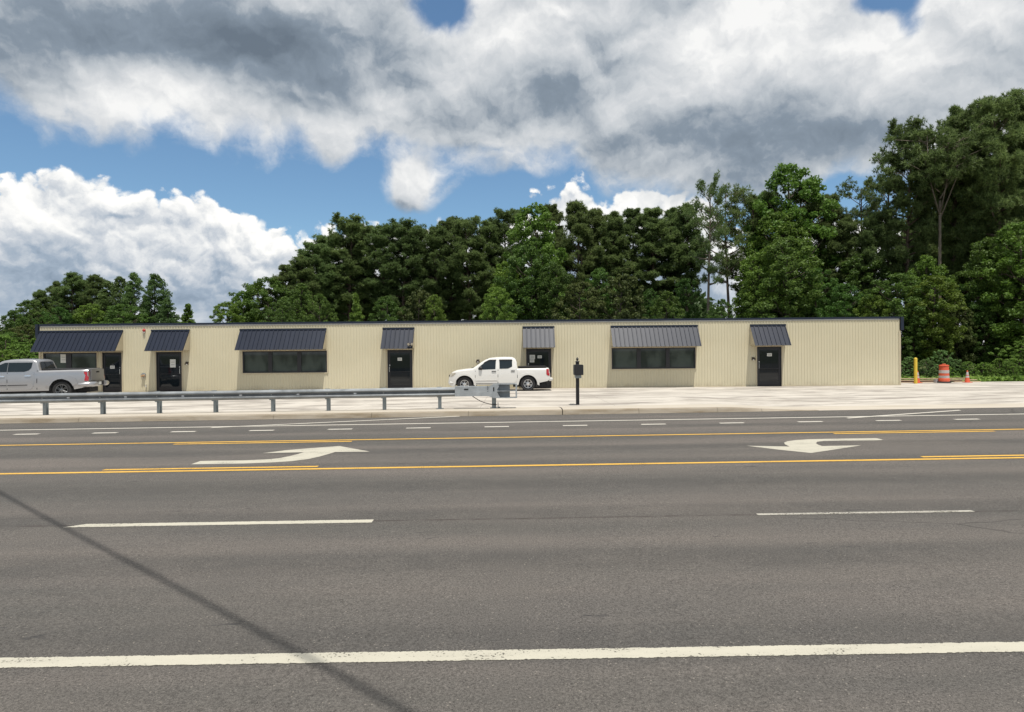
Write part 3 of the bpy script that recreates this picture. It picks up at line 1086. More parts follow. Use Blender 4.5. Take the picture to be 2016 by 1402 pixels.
# flared side plate with a notched end
mb.prism([(hx1 - 0.05, zc - 0.17), (hx1 + 0.16, zc - 0.235), (hx2 + 0.03, zc - 0.235), (hx2 - 0.01, zc - 0.17), (hx2 - 0.09, zc - 0.02), (hx2 + 0.01, zc),
          (hx2 - 0.09, zc + 0.03), (hx2 - 0.02, zc + 0.16), (hx2 - 0.05, zc + 0.235), (hx1 + 0.16, zc + 0.235), (hx1 - 0.05, zc + 0.17)], (fy - 0.014, fy - 0.001))
mesh_obj('flared_plate', mb, M['galv_head'], head)
mb = MB()
mb.box(hx1 + 0.1, fy, zc + 0.218, hx3, GY + 0.06, zc + 0.235)
mb.box(hx1 + 0.1, fy, zc - 0.235, hx3, GY + 0.06, zc - 0.218)
mb.box(hx1 + 0.1, fy + 0.01, zc - 0.008, hx3 - 0.03, GY + 0.05, zc + 0.008)
mb.box(hx1 + 0.1, GY + 0.03, zc - 0.218, hx3 - 0.24, GY + 0.045, zc - 0.009)
mb.box(hx1 + 0.1, GY + 0.03, zc + 0.009, hx3 - 0.24, GY + 0.045, zc + 0.218)
mb.box(hx3 - 0.052, fy - 0.004, zc - 0.218, hx3, fy + 0.05, zc + 0.218)
mb.box(hx3 - 0.052, GY + 0.01, zc - 0.218, hx3, GY + 0.064, zc + 0.218)
mesh_obj('end_frame', mb, M['galv_head'], head)
for px, py, w, h in ((917.8, 766.7, 8.6, 3.0), (972.0, 766.5, 2.6, 8.0)):
    c = at(px, py, fy)
    s = fy / F
    mb = MB()
    mb.box(c.x - w * s / 2, fy - (0.018 if px > 950 else 0.004), c.z - h * s / 2, c.x + w * s / 2, fy - (0.0145 if px > 950 else 0.0005), c.z + h * s / 2)
    mesh_obj('slot', mb, M['hole'], head)
# the three stencilled letters run down the plate
cu = bpy.data.curves.new('lettering', 'FONT')
cu.body = 'SKT'
cu.size = 0.135
cu.extrude = 0.001
cu.align_x = 'CENTER'
cu.align_y = 'CENTER'
tmp = bpy.data.objects.new('lettering_tmp', cu)
COL.objects.link(tmp)
dg = bpy.context.evaluated_depsgraph_get()
me = bpy.data.meshes.new_from_object(tmp.evaluated_get(dg))
bpy.data.objects.remove(tmp)
me.materials.clear()
me.materials.append(M['dark_letter'])
lt = bpy.data.objects.new('lettering', me)
COL.objects.link(lt)
lt.parent = head
c = at(961.8, 766.3, fy)
hp = Vector(gr_t.location)
lt.location = (c.x - hp.x, fy - 0.003 - hp.y, c.z - hp.z)
lt.rotation_euler = (rad(90), rad(90), 0)
lt.scale = (1.0, 1.15, 1)
# terminal posts and the anchor cable
xe = at(973, 800, GY).x
mb = MB()
z = gz(xe)
mb.box(xe - 0.075, GY - 0.07, z - 0.2, xe + 0.065, GY - 0.06, zc - 0.1)
mb.box(xe - 0.075, GY + 0.06, z - 0.2, xe + 0.065, GY + 0.07, zc - 0.1)
mb.box(xe - 0.075, GY - 0.06, z - 0.2, xe - 0.063, GY + 0.06, zc - 0.1)
mesh_obj('terminal_post', mb, M['galv_post'], gr_t)
mb = MB()
mb.box(xe - 0.14, GY - 0.13, z - 0.05, xe + 0.14, GY + 0.1, z + 0.025)
mb.tube([(xe + 0.13, GY - 0.05, z + 0.0), (xe + 0.13, GY - 0.05, z + 0.2)], 0.014, 6)
mb.tube([(xe + 0.13, GY - 0.05, z + 0.03), (xe + 0.2, GY - 0.05, z + 0.02)], 0.03, 6)
mesh_obj('ground_plate', mb, M['galv_post'], gr_t)
xq = post_x[-1]
mb = MB()
mb.box(xq - 0.12, GY - 0.13, gz(xq) - 0.05, xq + 0.12, GY + 0.1, gz(xq) + 0.02)
mesh_obj('ground_plate', mb, M['galv_post'], gr_t)
mb = MB()
ca, cb = at(925, 776.5, GY - 0.1), at(978, 797, GY - 0.1)
pts = []
for i in range(11):
    u = i / 10
    pts.append((ca.x + (cb.x - ca.x) * u, GY - 0.1, ca.z + (cb.z - ca.z) * u - 0.09 * math.sin(PI * min(u * 1.02, 1))))
mb.tube(pts, 0.013, 6)
mesh_obj('anchor_cable', mb, M['cable'], gr_t, smooth=60)

# ----------------------------------------------------------------- mailbox
MY = 23.3
c = at(1137.3, 797, MY)
mz = lot_z(c.x, MY)
mx_ = c.x
t = thing('mailbox', (mx_, MY, mz), 'black mailbox on a black post with a ball finial', 'mailbox')
mb = MB()
mb.box(mx_ - 0.057, MY - 0.057, mz - 0.2, mx_ + 0.057, MY + 0.057, mz + 1.50)
mesh_obj('post', mb, M['black_post'], t, bevel=0.005)
mb = MB()
mb.box(mx_ - 0.08, MY - 0.08, mz + 1.501, mx_ + 0.08, MY + 0.08, mz + 1.52)
mb.lathe([(0.062, 1.52), (0.03, 1.55), (0.022, 1.56), (0.04, 1.58), (0.048, 1.605), (0.04, 1.63), (0.018, 1.645), (0.012, 1.67)], (mx_, MY, mz), 'z', 14)
mesh_obj('finial', mb, M['black_post'], t, smooth=40)
mb = MB()
w, hb = 0.155, 0.20
arch = [(-w, 0)] + [(-w, hb)] + [(-w * math.cos(a), hb + 0.14 * math.sin(a)) for a in lin(0.25, PI - 0.25, 7)] + [(w, hb), (w, 0)]
arch = [(-w, 0), (-w, 0.33), (-w + 0.02, 0.355), (w - 0.02, 0.355), (w, 0.33), (w, 0)]
mb.prism([(mx_ + a, mz + 1.06 + b_) for a, b_ in arch], (MY - 0.56, MY - 0.06))
bx = mesh_obj('box', mb, M['black_post'], t, bevel=0.006)
mb = MB()
mb.prism([(mx_ + a * 0.95, mz + 1.067 + b_ * 0.96) for a, b_ in arch], (MY - 0.575, MY - 0.561))
mesh_obj('front_door', mb, M['black_post'], bx)
mb = MB()
mb.box(mx_ - 0.167, MY - 0.45, mz + 1.1, mx_ - 0.157, MY - 0.42, mz + 1.39)
mesh_obj('light_side_strip', mb, M['galv_post'], bx)  # grey strip added to imitate the lighter left side of the box
mb = MB()
mb.box(mx_ - 0.11, MY - 0.48, mz + 0.95, mx_ + 0.09, MY - 0.058, mz + 1.059)
mesh_obj('bracket', mb, M['galv_post'], t, bevel=0.006)

# ----------------------------------------------------------------- right-hand edge of the lot
def ground_at(px, py, Y0):
    """walk along the view ray to the lot surface near Y0"""
    d = ray(px, py)
    best = min((abs((CAM + d * (y / d.y)).z - lot_z((CAM + d * (y / d.y)).x, y)), y) for y in lin(Y0 - 6, Y0 + 6, 241))
    return best[1]


c = at(1802.7, 755, 38.0)
mb = MB()
z = lot_z(c.x, 38.0)
mb.lathe([(0.09, z - 0.2), (0.09, z + 1.42), (0.085, z + 1.455), (0.05, z + 1.49), (0.012, z + 1.50)], (c.x, 38.0, 0), 'z', 20)
single('bollard', mb, M['yellow_post'], (c.x, 38.0, z), 'tall yellow steel bollard near the right corner of the building', 'bollard', smooth=40)


def cone(px, lab):
    Y = 38.7
    c = at(px, 752, Y)
    z = lot_z(c.x, Y)
    t = thing('traffic_cone', (c.x, Y, z), lab, 'traffic cone', 'traffic cones at the lot edge')
    mb = MB()
    mb.box(c.x - 0.19, Y - 0.19, z, c.x + 0.19, Y + 0.19, z + 0.035)
    mesh_obj('base', mb, M['orange'], t, bevel=0.01)
    mb = MB()
    mb.lathe([(0.14, z + 0.036), (0.13, z + 0.06), (0.03, z + 0.71), (0.022, z + 0.715)], (c.x, Y, 0), 'z', 18)
    mesh_obj('cone_body', mb, M['orange'], t, smooth=40)
    for z0, z1 in ((0.29, 0.40), (0.44, 0.62)):
        mb = MB()
        r = lambda h: 0.13 - 0.1 * (h - 0.06) / 0.65 + 0.004
        mb.lathe([(r(z0), z + z0), (r(z1), z + z1)], (c.x, Y, 0), 'z', 18)
        mesh_obj('reflective_band', mb, M['white_band'], t, smooth=40)


cone(1806.5, 'orange traffic cone standing behind the yellow bollard')
cone(1904.5, 'orange traffic cone standing right of the striped drum')
Y = 38.7
c = at(1858.5, 752, Y)
z = lot_z(c.x, Y)
t = thing('traffic_drum', (c.x, Y, z), 'orange and white striped traffic drum on the lot edge', 'traffic drum')
mb = MB()
mb.lathe([(0.36, z), (0.37, z + 0.02), (0.36, z + 0.07), (0.3, z + 0.08)], (c.x, Y, 0), 'z', 24)
mesh_obj('base_ring', mb, M['rubber'], t, smooth=40)
mb = MB()
mb.lathe([(0.295, z + 0.08), (0.285, z + 0.26), (0.27, z + 0.28), (0.265, z + 0.5), (0.26, z + 0.52), (0.255, z + 0.78), (0.25, z + 0.8), (0.245, z + 0.98), (0.265, z + 0.99), (0.265, z + 1.02), (0.2, z + 1.05), (0.05, z + 1.055)], (c.x, Y, 0), 'z', 28)
mesh_obj('drum_body', mb, M['orange'], t, smooth=35)
for z0, z1, r0, r1 in ((0.27, 0.42, 0.273, 0.271), (0.56, 0.74, 0.263, 0.260)):
    mb = MB()
    mb.lathe([(r0 + 0.001, z + z0), (r1 + 0.002, z + z1)], (c.x, Y, 0), 'z', 28)
    mesh_obj('reflective_band', mb, M['white_band'], t, smooth=35)
mb = MB()
mb.tube([(c.x - 0.1, Y, z + 1.05), (c.x - 0.1, Y, z + 1.09), (c.x + 0.1, Y, z + 1.09), (c.x + 0.1, Y, z + 1.05)], 0.02, 6)
mesh_obj('handle', mb, M['orange'], t)

# long boards stacked behind the cones, on grey blocks
boards = [(1765, 1905, 39.6, 0.19, 0.035, 'lumber', 'top pale board across the stack behind the striped drum'),
          (1768, 1925, 39.3, 0.105, 0.035, 'lumber', 'middle pale board of the stack, ending right of the cone'),
          (1766, 1895, 39.45, 0.01, 0.09, 'lumber_dark', 'dark weathered beam under the pale boards'),
          (1766, 1868, 39.05, 0.004, 0.03, 'lumber', 'lowest pale board lying on the ground by the wall corner'),
          (1880, 1932, 39.05, 0.004, 0.045, 'lumber', 'short pale board on the ground right of the cone')]
for p0, p1, Y, zo, th, mt, lab in boards:
    a, b_ = at(p0, 750, Y), at(p1, 748, Y)
    z = BASE + zo
    mb = MB()
    mb.add([(a.x, Y, z), (b_.x, Y + 0.05, z), (b_.x, Y + 0.19, z), (a.x, Y + 0.14, z), (a.x, Y, z + th), (b_.x, Y + 0.05, z + th), (b_.x, Y + 0.19, z + th), (a.x, Y + 0.14, z + th)],
           [(0, 3, 2, 1), (4, 5, 6, 7), (0, 1, 5, 4), (1, 2, 6, 5), (2, 3, 7, 6), (3, 0, 4, 7)])
    single('board', mb, M[mt], ((a.x + b_.x) / 2, Y, z), lab, 'board', 'boards stacked at the lot edge')
c = at(1844, 750, 38.9)
mb = MB()
z = lot_z(c.x, 38.9)
mb.box(c.x - 0.12, 38.8, z, c.x + 0.10, 39.0, z + 0.2)
mb.box(c.x - 0.08, 38.795, z + 0.05, c.x - 0.02, 38.8, z + 0.15)
single('concrete_block', mb, M['block'], (c.x, 38.9, z), 'grey concrete block touching the left side of the striped drum', 'block', bevel=0.008)

# ----------------------------------------------------------------- pickups
def interp(pts, x):
    if x <= pts[0][0]:
        return pts[0][1]
    for (a, za), (b, zb) in zip(pts[:-1], pts[1:]):
        if x <= b:
            return za + (zb - za) * (x - a) / max(b - a, 1e-6)
    return pts[-1][1]


class Truck:
    def __init__(s, top, low, arches, L, W, belt, cab, tumble=0.27, r=0.09):
        s.top, s.low, s.arches, s.L, s.W, s.belt, s.cab, s.tumble, s.r = top, low, arches, L, W, belt, cab, tumble, r

    def zlow(s, x):
        z = interp(s.low, x)
        for xc, zc_, ra in s.arches:
            if abs(x - xc) < ra:
                z = max(z, zc_ + math.sqrt(ra * ra - (x - xc) ** 2))
        return z

    def ztop(s, x):
        return interp(s.top, x)

    def y(s, x, z):
        w = s.W / 2
        w -= 0.10 * max(0.0, 0.62 - z)
        w -= 0.05 * (max(0, z - 0.85) / 0.5) ** 2 * (1 if z < s.belt else (max(0, s.belt - 0.85) / max(z - 0.85, 1e-3)) ** 2)
        if z > s.belt:
            w -= s.tumble * (z - s.belt)
        if x < 0.7:
            w -= 0.20 * ((0.7 - max(x, 0)) / 0.7) ** 2.2
        if x > s.L - 0.35:
            w -= 0.05 * ((x - s.L + 0.35) / 0.35) ** 2
        return w

    def ys(s, x, z):
        w = s.y(x, z)
        d = s.ztop(x) - z
        if d < s.r:
            w -= s.r - math.sqrt(max(0, s.r ** 2 - (s.r - max(d, 0)) ** 2))
        return w

    def body(s, parent, m):
        xs = set()
        for p in s.top + s.low:
            xs.add(round(min(max(p[0], 0.0), s.L), 4))
        for xc, zc_, ra in s.arches:
            for k in range(17):
                xs.add(round(xc - ra * math.cos(PI * k / 16), 4))
        xs |= set(round(v, 4) for v in lin(0.0, s.L, 50))
        xs = sorted(xs)
        xs = [x for i, x in enumerate(xs) if i == 0 or x - xs[i - 1] > 0.004]
        us = [0, 0.08, 0.2, 0.32, 0.44, 0.56, 0.68, 0.78, 0.86, 0.92, 0.96, 0.985, 1.0]
        ts = [-0.8, -0.45, 0, 0.45, 0.8]
        mb = MB()
        rings = []
        for x in xs:
            zl, zt = s.zlow(x), s.ztop(x)
            ring = []
            for u in us:
                z = zl + (zt - zl) * u
                ring.append((x, -s.ys(x, z), z))
            wt = s.ys(x, zt)
            for q in ts:
                ring.append((x, q * wt, zt + 0.025 * (1 - q * q)))
            for u in us[::-1]:
                z = zl + (zt - zl) * u
                ring.append((x, s.ys(x, z), z))
            rings.append(ring)
        n = len(rings[0])
        vs = [v for r_ in rings for v in r_]
        fs = [(i * n + k, i * n + (k + 1) % n, (i + 1) * n + (k + 1) % n, (i + 1) * n + k) for i in range(len(xs) - 1) for k in range(n)]
        fs += [tuple(range(n)), tuple((len(xs) - 1) * n + k for k in range(n))[::-1]]
        mb.add(vs, fs)
        return mesh_obj('body', mb, m, parent, smooth=32, world=False)

    def patch(s, name, poly, off, m, parent, side=-1, depth=0.03, cuts=2):
        """a panel that follows the flank"""
        bm = bmesh.new()
        f = bm.faces.new([bm.verts.new((x, 0, z)) for x, z in poly])
        bmesh.ops.triangulate(bm, faces=[f])
        bmesh.ops.subdivide_edges(bm, edges=bm.edges[:], cuts=cuts, use_grid_fill=True)
        bnd = [e for e in bm.edges if len(e.link_faces) == 1]
        for v in bm.verts:
            v.co.y = side * (s.ys(v.co.x, v.co.z) + off)
        ex = bmesh.ops.extrude_edge_only(bm, edges=bnd)
        for v in [g for g in ex['geom'] if isinstance(g, bmesh.types.BMVert)]:
            v.co.y -= side * depth
        bmesh.ops.recalc_face_normals(bm, faces=bm.faces)
        me = bpy.data.meshes.new(name)
        bm.to_mesh(me)
        bm.free()
        me.materials.append(m)
        me.polygons.foreach_set('use_smooth', [True] * len(me.polygons))
        me.set_sharp_from_angle(angle=rad(35))
        o = bpy.data.objects.new(name, me)
        COL.objects.link(o)
        o.parent = parent
        return o


def arc(xc, zc_, r, a0, a1, n=14):
    return [(xc + r * math.cos(a), zc_ + r * math.sin(a)) for a in lin(a0, a1, n)]


def wheel(parent, xc, yc, R, side, rim_m, spokes, rr):
    """side -1: outer face towards -y"""
    w = 0.26
    mb = MB()
    prof = [(rr, 0.0), (rr + 0.02, 0.03), (R - 0.06, 0.012), (R - 0.02, 0.03), (R, 0.06), (R, w - 0.06), (R - 0.02, w - 0.03), (R - 0.06, w - 0.01), (rr, w)]
    mb.lathe([(r, side * -1 * h if side < 0 else -h) for r, h in prof], (xc, yc, R), 'y', 36, cap=False)
    t = mesh_obj('wheel', mb, M['rubber'], parent, smooth=35, world=False)
    sg = 1 if side < 0 else -1
    mb = MB()
    mb.lathe([(rr + 0.004, sg * 0.02), (rr + 0.004, sg * 0.008), (rr - 0.022, sg * 0.012), (rr - 0.028, sg * 0.07), (rr - 0.028, sg * 0.12)], (xc, yc, R), 'y', 36, cap=False)
    for k in range(spokes):
        for da in (-0.16, 0.16):
            a = 2 * PI * k / spokes + PI / 2
            p0 = Vector((xc + 0.05 * math.cos(a + da * 1.5), yc + sg * 0.02, R + 0.05 * math.sin(a + da * 1.5)))
            p1 = Vector((xc + (rr - 0.015) * math.cos(a + da), yc + sg * 0.018, R + (rr - 0.015) * math.sin(a + da)))
            mb.tube([p0, (p0 + p1) / 2, p1], [0.018, 0.012, 0.016], 5)
    mb.lathe([(0.075, sg * 0.05), (0.075, sg * 0.012), (0.055, sg * 0.004), (0.01, sg * 0.004)], (xc, yc, R), 'y', 18)
    mesh_obj('rim', mb, rim_m, t, smooth=35, world=False)
    mb = MB()
    mb.lathe([(rr - 0.03, sg * 0.075), (0.01, sg * 0.075)], (xc, yc, R), 'y', 24)
    mesh_obj('spoke_shade_disc', mb, M['hole'], t, world=False)  # near-black backing disc, stands in for the shade behind the spokes


def rect(x0, z0, x1, z1, r=0.02):
    return [(x0 + r, z0), (x1 - r, z0), (x1, z0 + r), (x1, z1 - r), (x1 - r, z1), (x0 + r, z1), (x0, z1 - r), (x0, z0 + r)]


# --- white crew cab pickup, side on, nose to the left
top = [(0.0, 0.62), (0.03, 0.74), (0.09, 0.86), (0.14, 0.95), (0.24, 1.02), (0.40, 1.085), (0.75, 1.135), (1.12, 1.175), (1.25, 1.19), (1.45, 1.325), (1.68, 1.487), (1.88, 1.61), (2.06, 1.685),
       (2.22, 1.715), (2.43, 1.733), (2.8, 1.745), (3.11, 1.74), (3.28, 1.727), (3.38, 1.69), (3.45, 1.62), (3.49, 1.52), (3.525, 1.17), (3.56, 1.165), (5.05, 1.175), (5.13, 1.16), (5.19, 0.9)]
low = [(0.0, 0.45), (0.06, 0.34), (0.2, 0.27), (0.34, 0.26), (1.30, 0.36), (3.58, 0.36), (4.55, 0.41), (5.06, 0.52), (5.19, 0.62)]
AR = 0.485
WR = 0.385
wt = Truck(top, low, [(0.83, 0.36, AR), (4.06, 0.36, AR)], 5.19, 1.85, 1.17, None)
TY = 33.6
cpt = at(882.5, 760, TY)
white = thing('pickup_truck', (0, 0, 0), 'white crew cab pickup parked in front of the building', 'pickup')
bd = wt.body(white, M['white_paint'])
for sd in (-1, 1):
    wt.patch('front_window', [(1.53, 1.195), (1.55, 1.12), (2.41, 1.145), (2.435, 1.60), (2.10, 1.60), (1.86, 1.48), (1.66, 1.33)], 0.012, M['car_glass'], white, sd)
    wt.patch('window_visor', [(1.80, 1.455), (1.86, 1.47), (2.10, 1.585), (2.44, 1.585), (2.45, 1.63), (2.10, 1.63), (1.86, 1.51)], 0.035, M['black_plastic'], white, sd)
    wt.patch('rear_window', [(2.62, 1.165), (3.05, 1.17), (3.26, 1.27), (3.26, 1.60), (2.61, 1.60)], 0.012, M['car_glass'], white, sd)
    wt.patch('window_visor', [(2.60, 1.585), (3.27, 1.585), (3.27, 1.63), (2.60, 1.63)], 0.035, M['black_plastic'], white, sd)
    fd = wt.patch('front_door', [(1.385, 0.43), (2.515, 0.43), (2.53, 1.08), (2.53, 1.135), (1.50, 1.105), (1.39, 1.09)], 0.012, M['white_paint'], white, sd)
    rd = wt.patch('rear_door', [(2.545, 0.43), (3.40, 0.43), (3.50, 0.60), (3.50, 1.145), (2.55, 1.135)], 0.012, M['white_paint'], white, sd)
    wt.patch('door_moulding', [(1.40, 0.565), (2.51, 0.575), (2.51, 0.60), (1.40, 0.59)], 0.026, M['white_paint'], fd, sd)
    wt.patch('handle', rect(2.22, 1.015, 2.44, 1.05, 0.01), 0.045, M['black_plastic'], fd, sd, 0.05, 1)
    wt.patch('handle', rect(3.20, 1.03, 3.40, 1.065, 0.01), 0.045, M['black_plastic'], rd, sd, 0.05, 1)
    wt.patch('door_seam', [(2.516, 0.43), (2.544, 0.43), (2.549, 1.13), (2.531, 1.13)], 0.003, M['hole'], white, sd, 0.01, 1)
    wt.patch('door_seam', [(1.365, 0.43), (1.385, 0.43), (1.39, 1.08), (1.372, 1.08)], 0.003, M['hole'], white, sd, 0.01, 1)
    wt.patch('door_seam', [(1.37, 0.405), (3.42, 0.405), (3.42, 0.428), (1.37, 0.428)], 0.003, M['hole'], white, sd, 0.01, 1)
    wt.patch('bed_gap', [(3.512, 0.42), (3.535, 0.42), (3.54, 1.16), (3.515, 1.16)], 0.006, M['hole'], white, sd, 0.01, 1)
    for xc, zc_, _ in wt.arches:
        wt.patch('fender_flare', arc(xc, zc_, AR + 0.10, -0.12, PI + 0.12, 20) + arc(xc, zc_, AR - 0.008, PI + 0.02, -0.02, 20), 0.032, M['white_paint'], white, sd, 0.08, 1)
        wt.patch('mud_flap', [(xc + AR - 0.10, 0.21), (xc + AR + 0.05, 0.23), (xc + AR + 0.0, 0.50), (xc + AR - 0.06, 0.48)], 0.0, M['black_plastic'], white, sd, 0.03, 1)
        wheel(white, xc, sd * 0.915, WR, sd, M['alloy'], 6, 0.222)
    wt.patch('headlight', [(0.07, 0.77), (0.22, 0.80), (0.39, 0.945), (0.33, 0.975), (0.12, 0.95)], 0.012, M['lamp_clear'], white, sd)
    wt.patch('tail_light', [(5.0, 0.86), (5.06, 0.80), (5.165, 0.78), (5.165, 1.13), (5.0, 1.13)], 0.014, M['tail_red'], white, sd)
    mb = MB()
    s_ = sd
    mb.lathe([(0.0, 0), (0.075, 0.02), (0.09, 0.07), (0.09, 0.13), (0.07, 0.16), (0.01, 0.17)], (0, 0, 0), 'x', 12)
    mb.v = [(1.56 + v[0] * 1.1, s_ * 0.95 + v[1] * 1.15, 1.20 + v[2] * 1.0) for v in mb.v]
    mb.tube([(1.66, s_ * 0.86, 1.17), (1.66, s_ * 0.95, 1.18)], 0.03, 6)
    mesh_obj('side_mirror', mb, M['black_plastic'], white, smooth=50, world=False)
mb = MB()
mb.add([(1.29, -0.66, 1.225), (1.29, 0.66, 1.225), (2.02, 0.56, 1.70), (2.02, -0.56, 1.70)], [(0, 1, 2, 3)])
mesh_obj('windshield', mb, M['car_glass'], white, world=False)
mb = MB()
mb.add([(3.543, -0.6, 1.24), (3.543, 0.6, 1.24), (3.51, 0.55, 1.56), (3.51, -0.55, 1.56)], [(0, 1, 2, 3)])
mesh_obj('back_window', mb, M['car_glass'], white, world=False)
mb = MB()
mb.box(3.56, -0.82, 1.205, 5.02, 0.82, 1.262)
mesh_obj('tonneau_cover', mb, M['black_plastic'], white, world=False, bevel=0.02)
mb = MB()
mb.tube([(5.16, -0.88, 0.60), (5.26, -0.80, 0.60), (5.28, 0, 0.60), (5.26, 0.80, 0.60), (5.16, 0.88, 0.60)], 0.085, 8)
mesh_obj('rear_bumper', mb, M['white_paint'], white, smooth=50, world=False)
mb = MB()
mb.tube([(0.40, -0.83, 0.40), (0.14, -0.74, 0.40), (0.05, -0.4, 0.40), (0.03, 0, 0.40), (0.05, 0.4, 0.40), (0.14, 0.74, 0.40), (0.40, 0.83, 0.40)], [0.05, 0.09, 0.11, 0.11, 0.11, 0.09, 0.05], 10)
mb.v = [(v[0], v[1], v[2] + 0.06) for v in mb.v]
mesh_obj('front_bumper', mb, M['white_paint'], white, smooth=50, world=False)
mb = MB()
mb.box(0.0, -0.45, 0.64, 0.10, 0.45, 0.86)
mesh_obj('grille', mb, M['black_plastic'], white, world=False, bevel=0.02)
mb = MB()
mb.box(0.36, -0.70, 0.34, 5.0, 0.70, 0.85)
mb.box(3.3, -0.72, 0.22, 5.05, 0.72, 0.36)
mesh_obj('underbody', mb, M['hole'], white, world=False)
mb = MB()
mb.tube([(1.16, -0.5, 1.20), (1.25, -0.45, 1.235), (1.30, 0.1, 1.25)], 0.014, 5)
mesh_obj('wiper', mb, M['black_plastic'], white, world=False)
white.location = (cpt.x, TY + 0.925, lot_z(cpt.x + 2.6, TY + 0.9))

# --- silver crew cab pickup cut by the left edge of the photo, nose to the left
top = [(0.0, 0.70), (0.04, 1.10), (0.12, 1.20), (0.4, 1.25), (1.3, 1.30), (1.5, 1.33), (1.75, 1.50), (2.0, 1.68), (2.18, 1.79), (2.3, 1.83), (2.5, 1.865), (2.9, 1.885), (3.3, 1.88), (3.52, 1.865),
       (3.62, 1.82), (3.68, 1.74), (3.80, 1.36), (3.84, 1.355), (5.78, 1.385), (5.86, 1.365), (5.90, 0.8)]
low = [(0.0, 0.5), (0.06, 0.42), (0.3, 0.36), (1.6, 0.39), (4.1, 0.39), (5.3, 0.44), (5.6, 0.5), (5.90, 0.62)]
AR2, WR2 = 0.535, 0.41
tk = Truck(top, low, [(1.02, 0.42, AR2), (4.74, 0.42, AR2)], 5.90, 2.03, 1.27, None, 0.25)
silver = thing('pickup_truck', (0, 0, 0), 'silver crew cab pickup cut off by the left edge', 'pickup')
tk.body(silver, M['silver_paint'])
for sd in (-1, 1):
    tk.patch('front_window', [(1.78, 1.31), (2.46, 1.30), (2.48, 1.73), (2.36, 1.73), (2.05, 1.58)], 0.012, M['car_glass'], silver, sd)
    tk.patch('rear_window', [(2.49, 1.30), (3.18, 1.30), (3.36, 1.36), (3.46, 1.48), (3.49, 1.73), (2.50, 1.73)], 0.012, M['car_glass'], silver, sd)
    fd = tk.patch('front_door', [(1.62, 0.47), (2.47, 0.47), (2.475, 1.275), (1.70, 1.275)], 0.010, M['silver_paint'], silver, sd)
    rd = tk.patch('rear_door', [(2.50, 0.47), (3.47, 0.47), (3.59, 0.66), (3.60, 1.275), (2.505, 1.275)], 0.010, M['silver_paint'], silver, sd)
    tk.patch('door_moulding', [(1.68, 0.645), (2.465, 0.65), (2.465, 0.685), (1.68, 0.68)], 0.028, M['black_plastic'], fd, sd)
    tk.patch('door_moulding', [(2.51, 0.65), (3.32, 0.665), (3.32, 0.695), (2.51, 0.685)], 0.028, M['black_plastic'], rd, sd)
    tk.patch('handle', rect(2.14, 1.07, 2.40, 1.115, 0.015), 0.045, M['chrome'], fd, sd, 0.05, 1)
    tk.patch('handle', rect(3.22, 1.085, 3.48, 1.13, 0.015), 0.045, M['chrome'], rd, sd, 0.05, 1)
    tk.patch('bed_gap', [(3.70, 0.45), (3.725, 0.45), (3.735, 1.355), (3.705, 1.355)], 0.006, M['hole'], silver, sd, 0.01, 1)
    tk.patch('door_seam', [(2.472, 0.47), (2.498, 0.47), (2.503, 1.27), (2.477, 1.27)], 0.003, M['hole'], silver, sd, 0.01, 1)
    for xc, zc_, _ in tk.arches:
        tk.patch('fender_flare', [(xc + AR2 + 0.17, 0.70), (xc + AR2 + 0.06, 0.98), (xc + 0.32, 1.13), (xc - 0.32, 1.13), (xc - AR2 - 0.06, 0.96), (xc - AR2 - 0.15, 0.66)] + arc(xc, zc_, AR2 - 0.01, PI - 0.35, 0.35, 16), 0.03, M['silver_paint'], silver, sd, 0.07, 1)
        wheel(silver, xc, sd * 1.0, WR2, sd, M['dark_alloy'], 6, 0.262)
    tk.patch('tail_light', [(5.72, 0.84), (5.885, 0.82), (5.885, 1.25), (5.70, 1.27), (5.70, 1.20), (5.76, 1.10), (5.76, 0.98)], 0.014, M['tail_red'], silver, sd)
    mb = MB()
    mb.lathe([(0.0, 0), (0.10, 0.02), (0.12, 0.07), (0.12, 0.15), (0.09, 0.19), (0.01, 0.2)], (0, 0, 0), 'x', 12)
    mb.v = [(1.80 + v[0], sd * 1.14 + v[1], 1.36 + v[2] * 1.1) for v in mb.v]
    mb.tube([(1.9, sd * 0.93, 1.3), (1.9, sd * 1.1, 1.32)], 0.04, 6)
    mesh_obj('side_mirror', mb, M['silver_paint'], silver, smooth=50, world=False)
    tk.patch('headlight', [(0.03, 0.92), (0.4, 0.98), (0.42, 1.12), (0.05, 1.10)], 0.012, M['lamp_clear'], silver, sd)
mb = MB()
mb.add([(1.53, -0.72, 1.375), (1.53, 0.72, 1.375), (2.15, 0.6, 1.81), (2.15, -0.6, 1.81)], [(0, 1, 2, 3)])
mesh_obj('windshield', mb, M['car_glass'], silver, world=False)
mb = MB()
mb.add([(3.80, -0.72, 1.40), (3.80, 0.72, 1.40), (3.705, 0.62, 1.76), (3.705, -0.62, 1.76)], [(0, 1, 2, 3)])
mesh_obj('back_window', mb, M['car_glass'], silver, world=False)
mb = MB()
mb.box(3.86, -0.90, 1.36, 5.72, 0.90, 1.415)
mesh_obj('bed_cover', mb, M['black_plastic'], silver, world=False, bevel=0.01)
mb = MB()
mb.box(5.895, -0.78, 0.83, 5.93, 0.78, 1.37)
tg = mesh_obj('tailgate', mb, M['silver_paint'], silver, world=False, bevel=0.02)
mb = MB()
mb.box(5.931, -0.16, 1.2, 5.945, 0.16, 1.28)
mesh_obj('handle', mb, M['black_plastic'], tg, world=False)
mb = MB()
mb.tube([(5.45, -0.98, 0.66), (5.85, -0.97, 0.66), (6.0, -0.86, 0.66), (6.03, -0.5, 0.66)], [0.06, 0.13, 0.13, 0.12], 10)
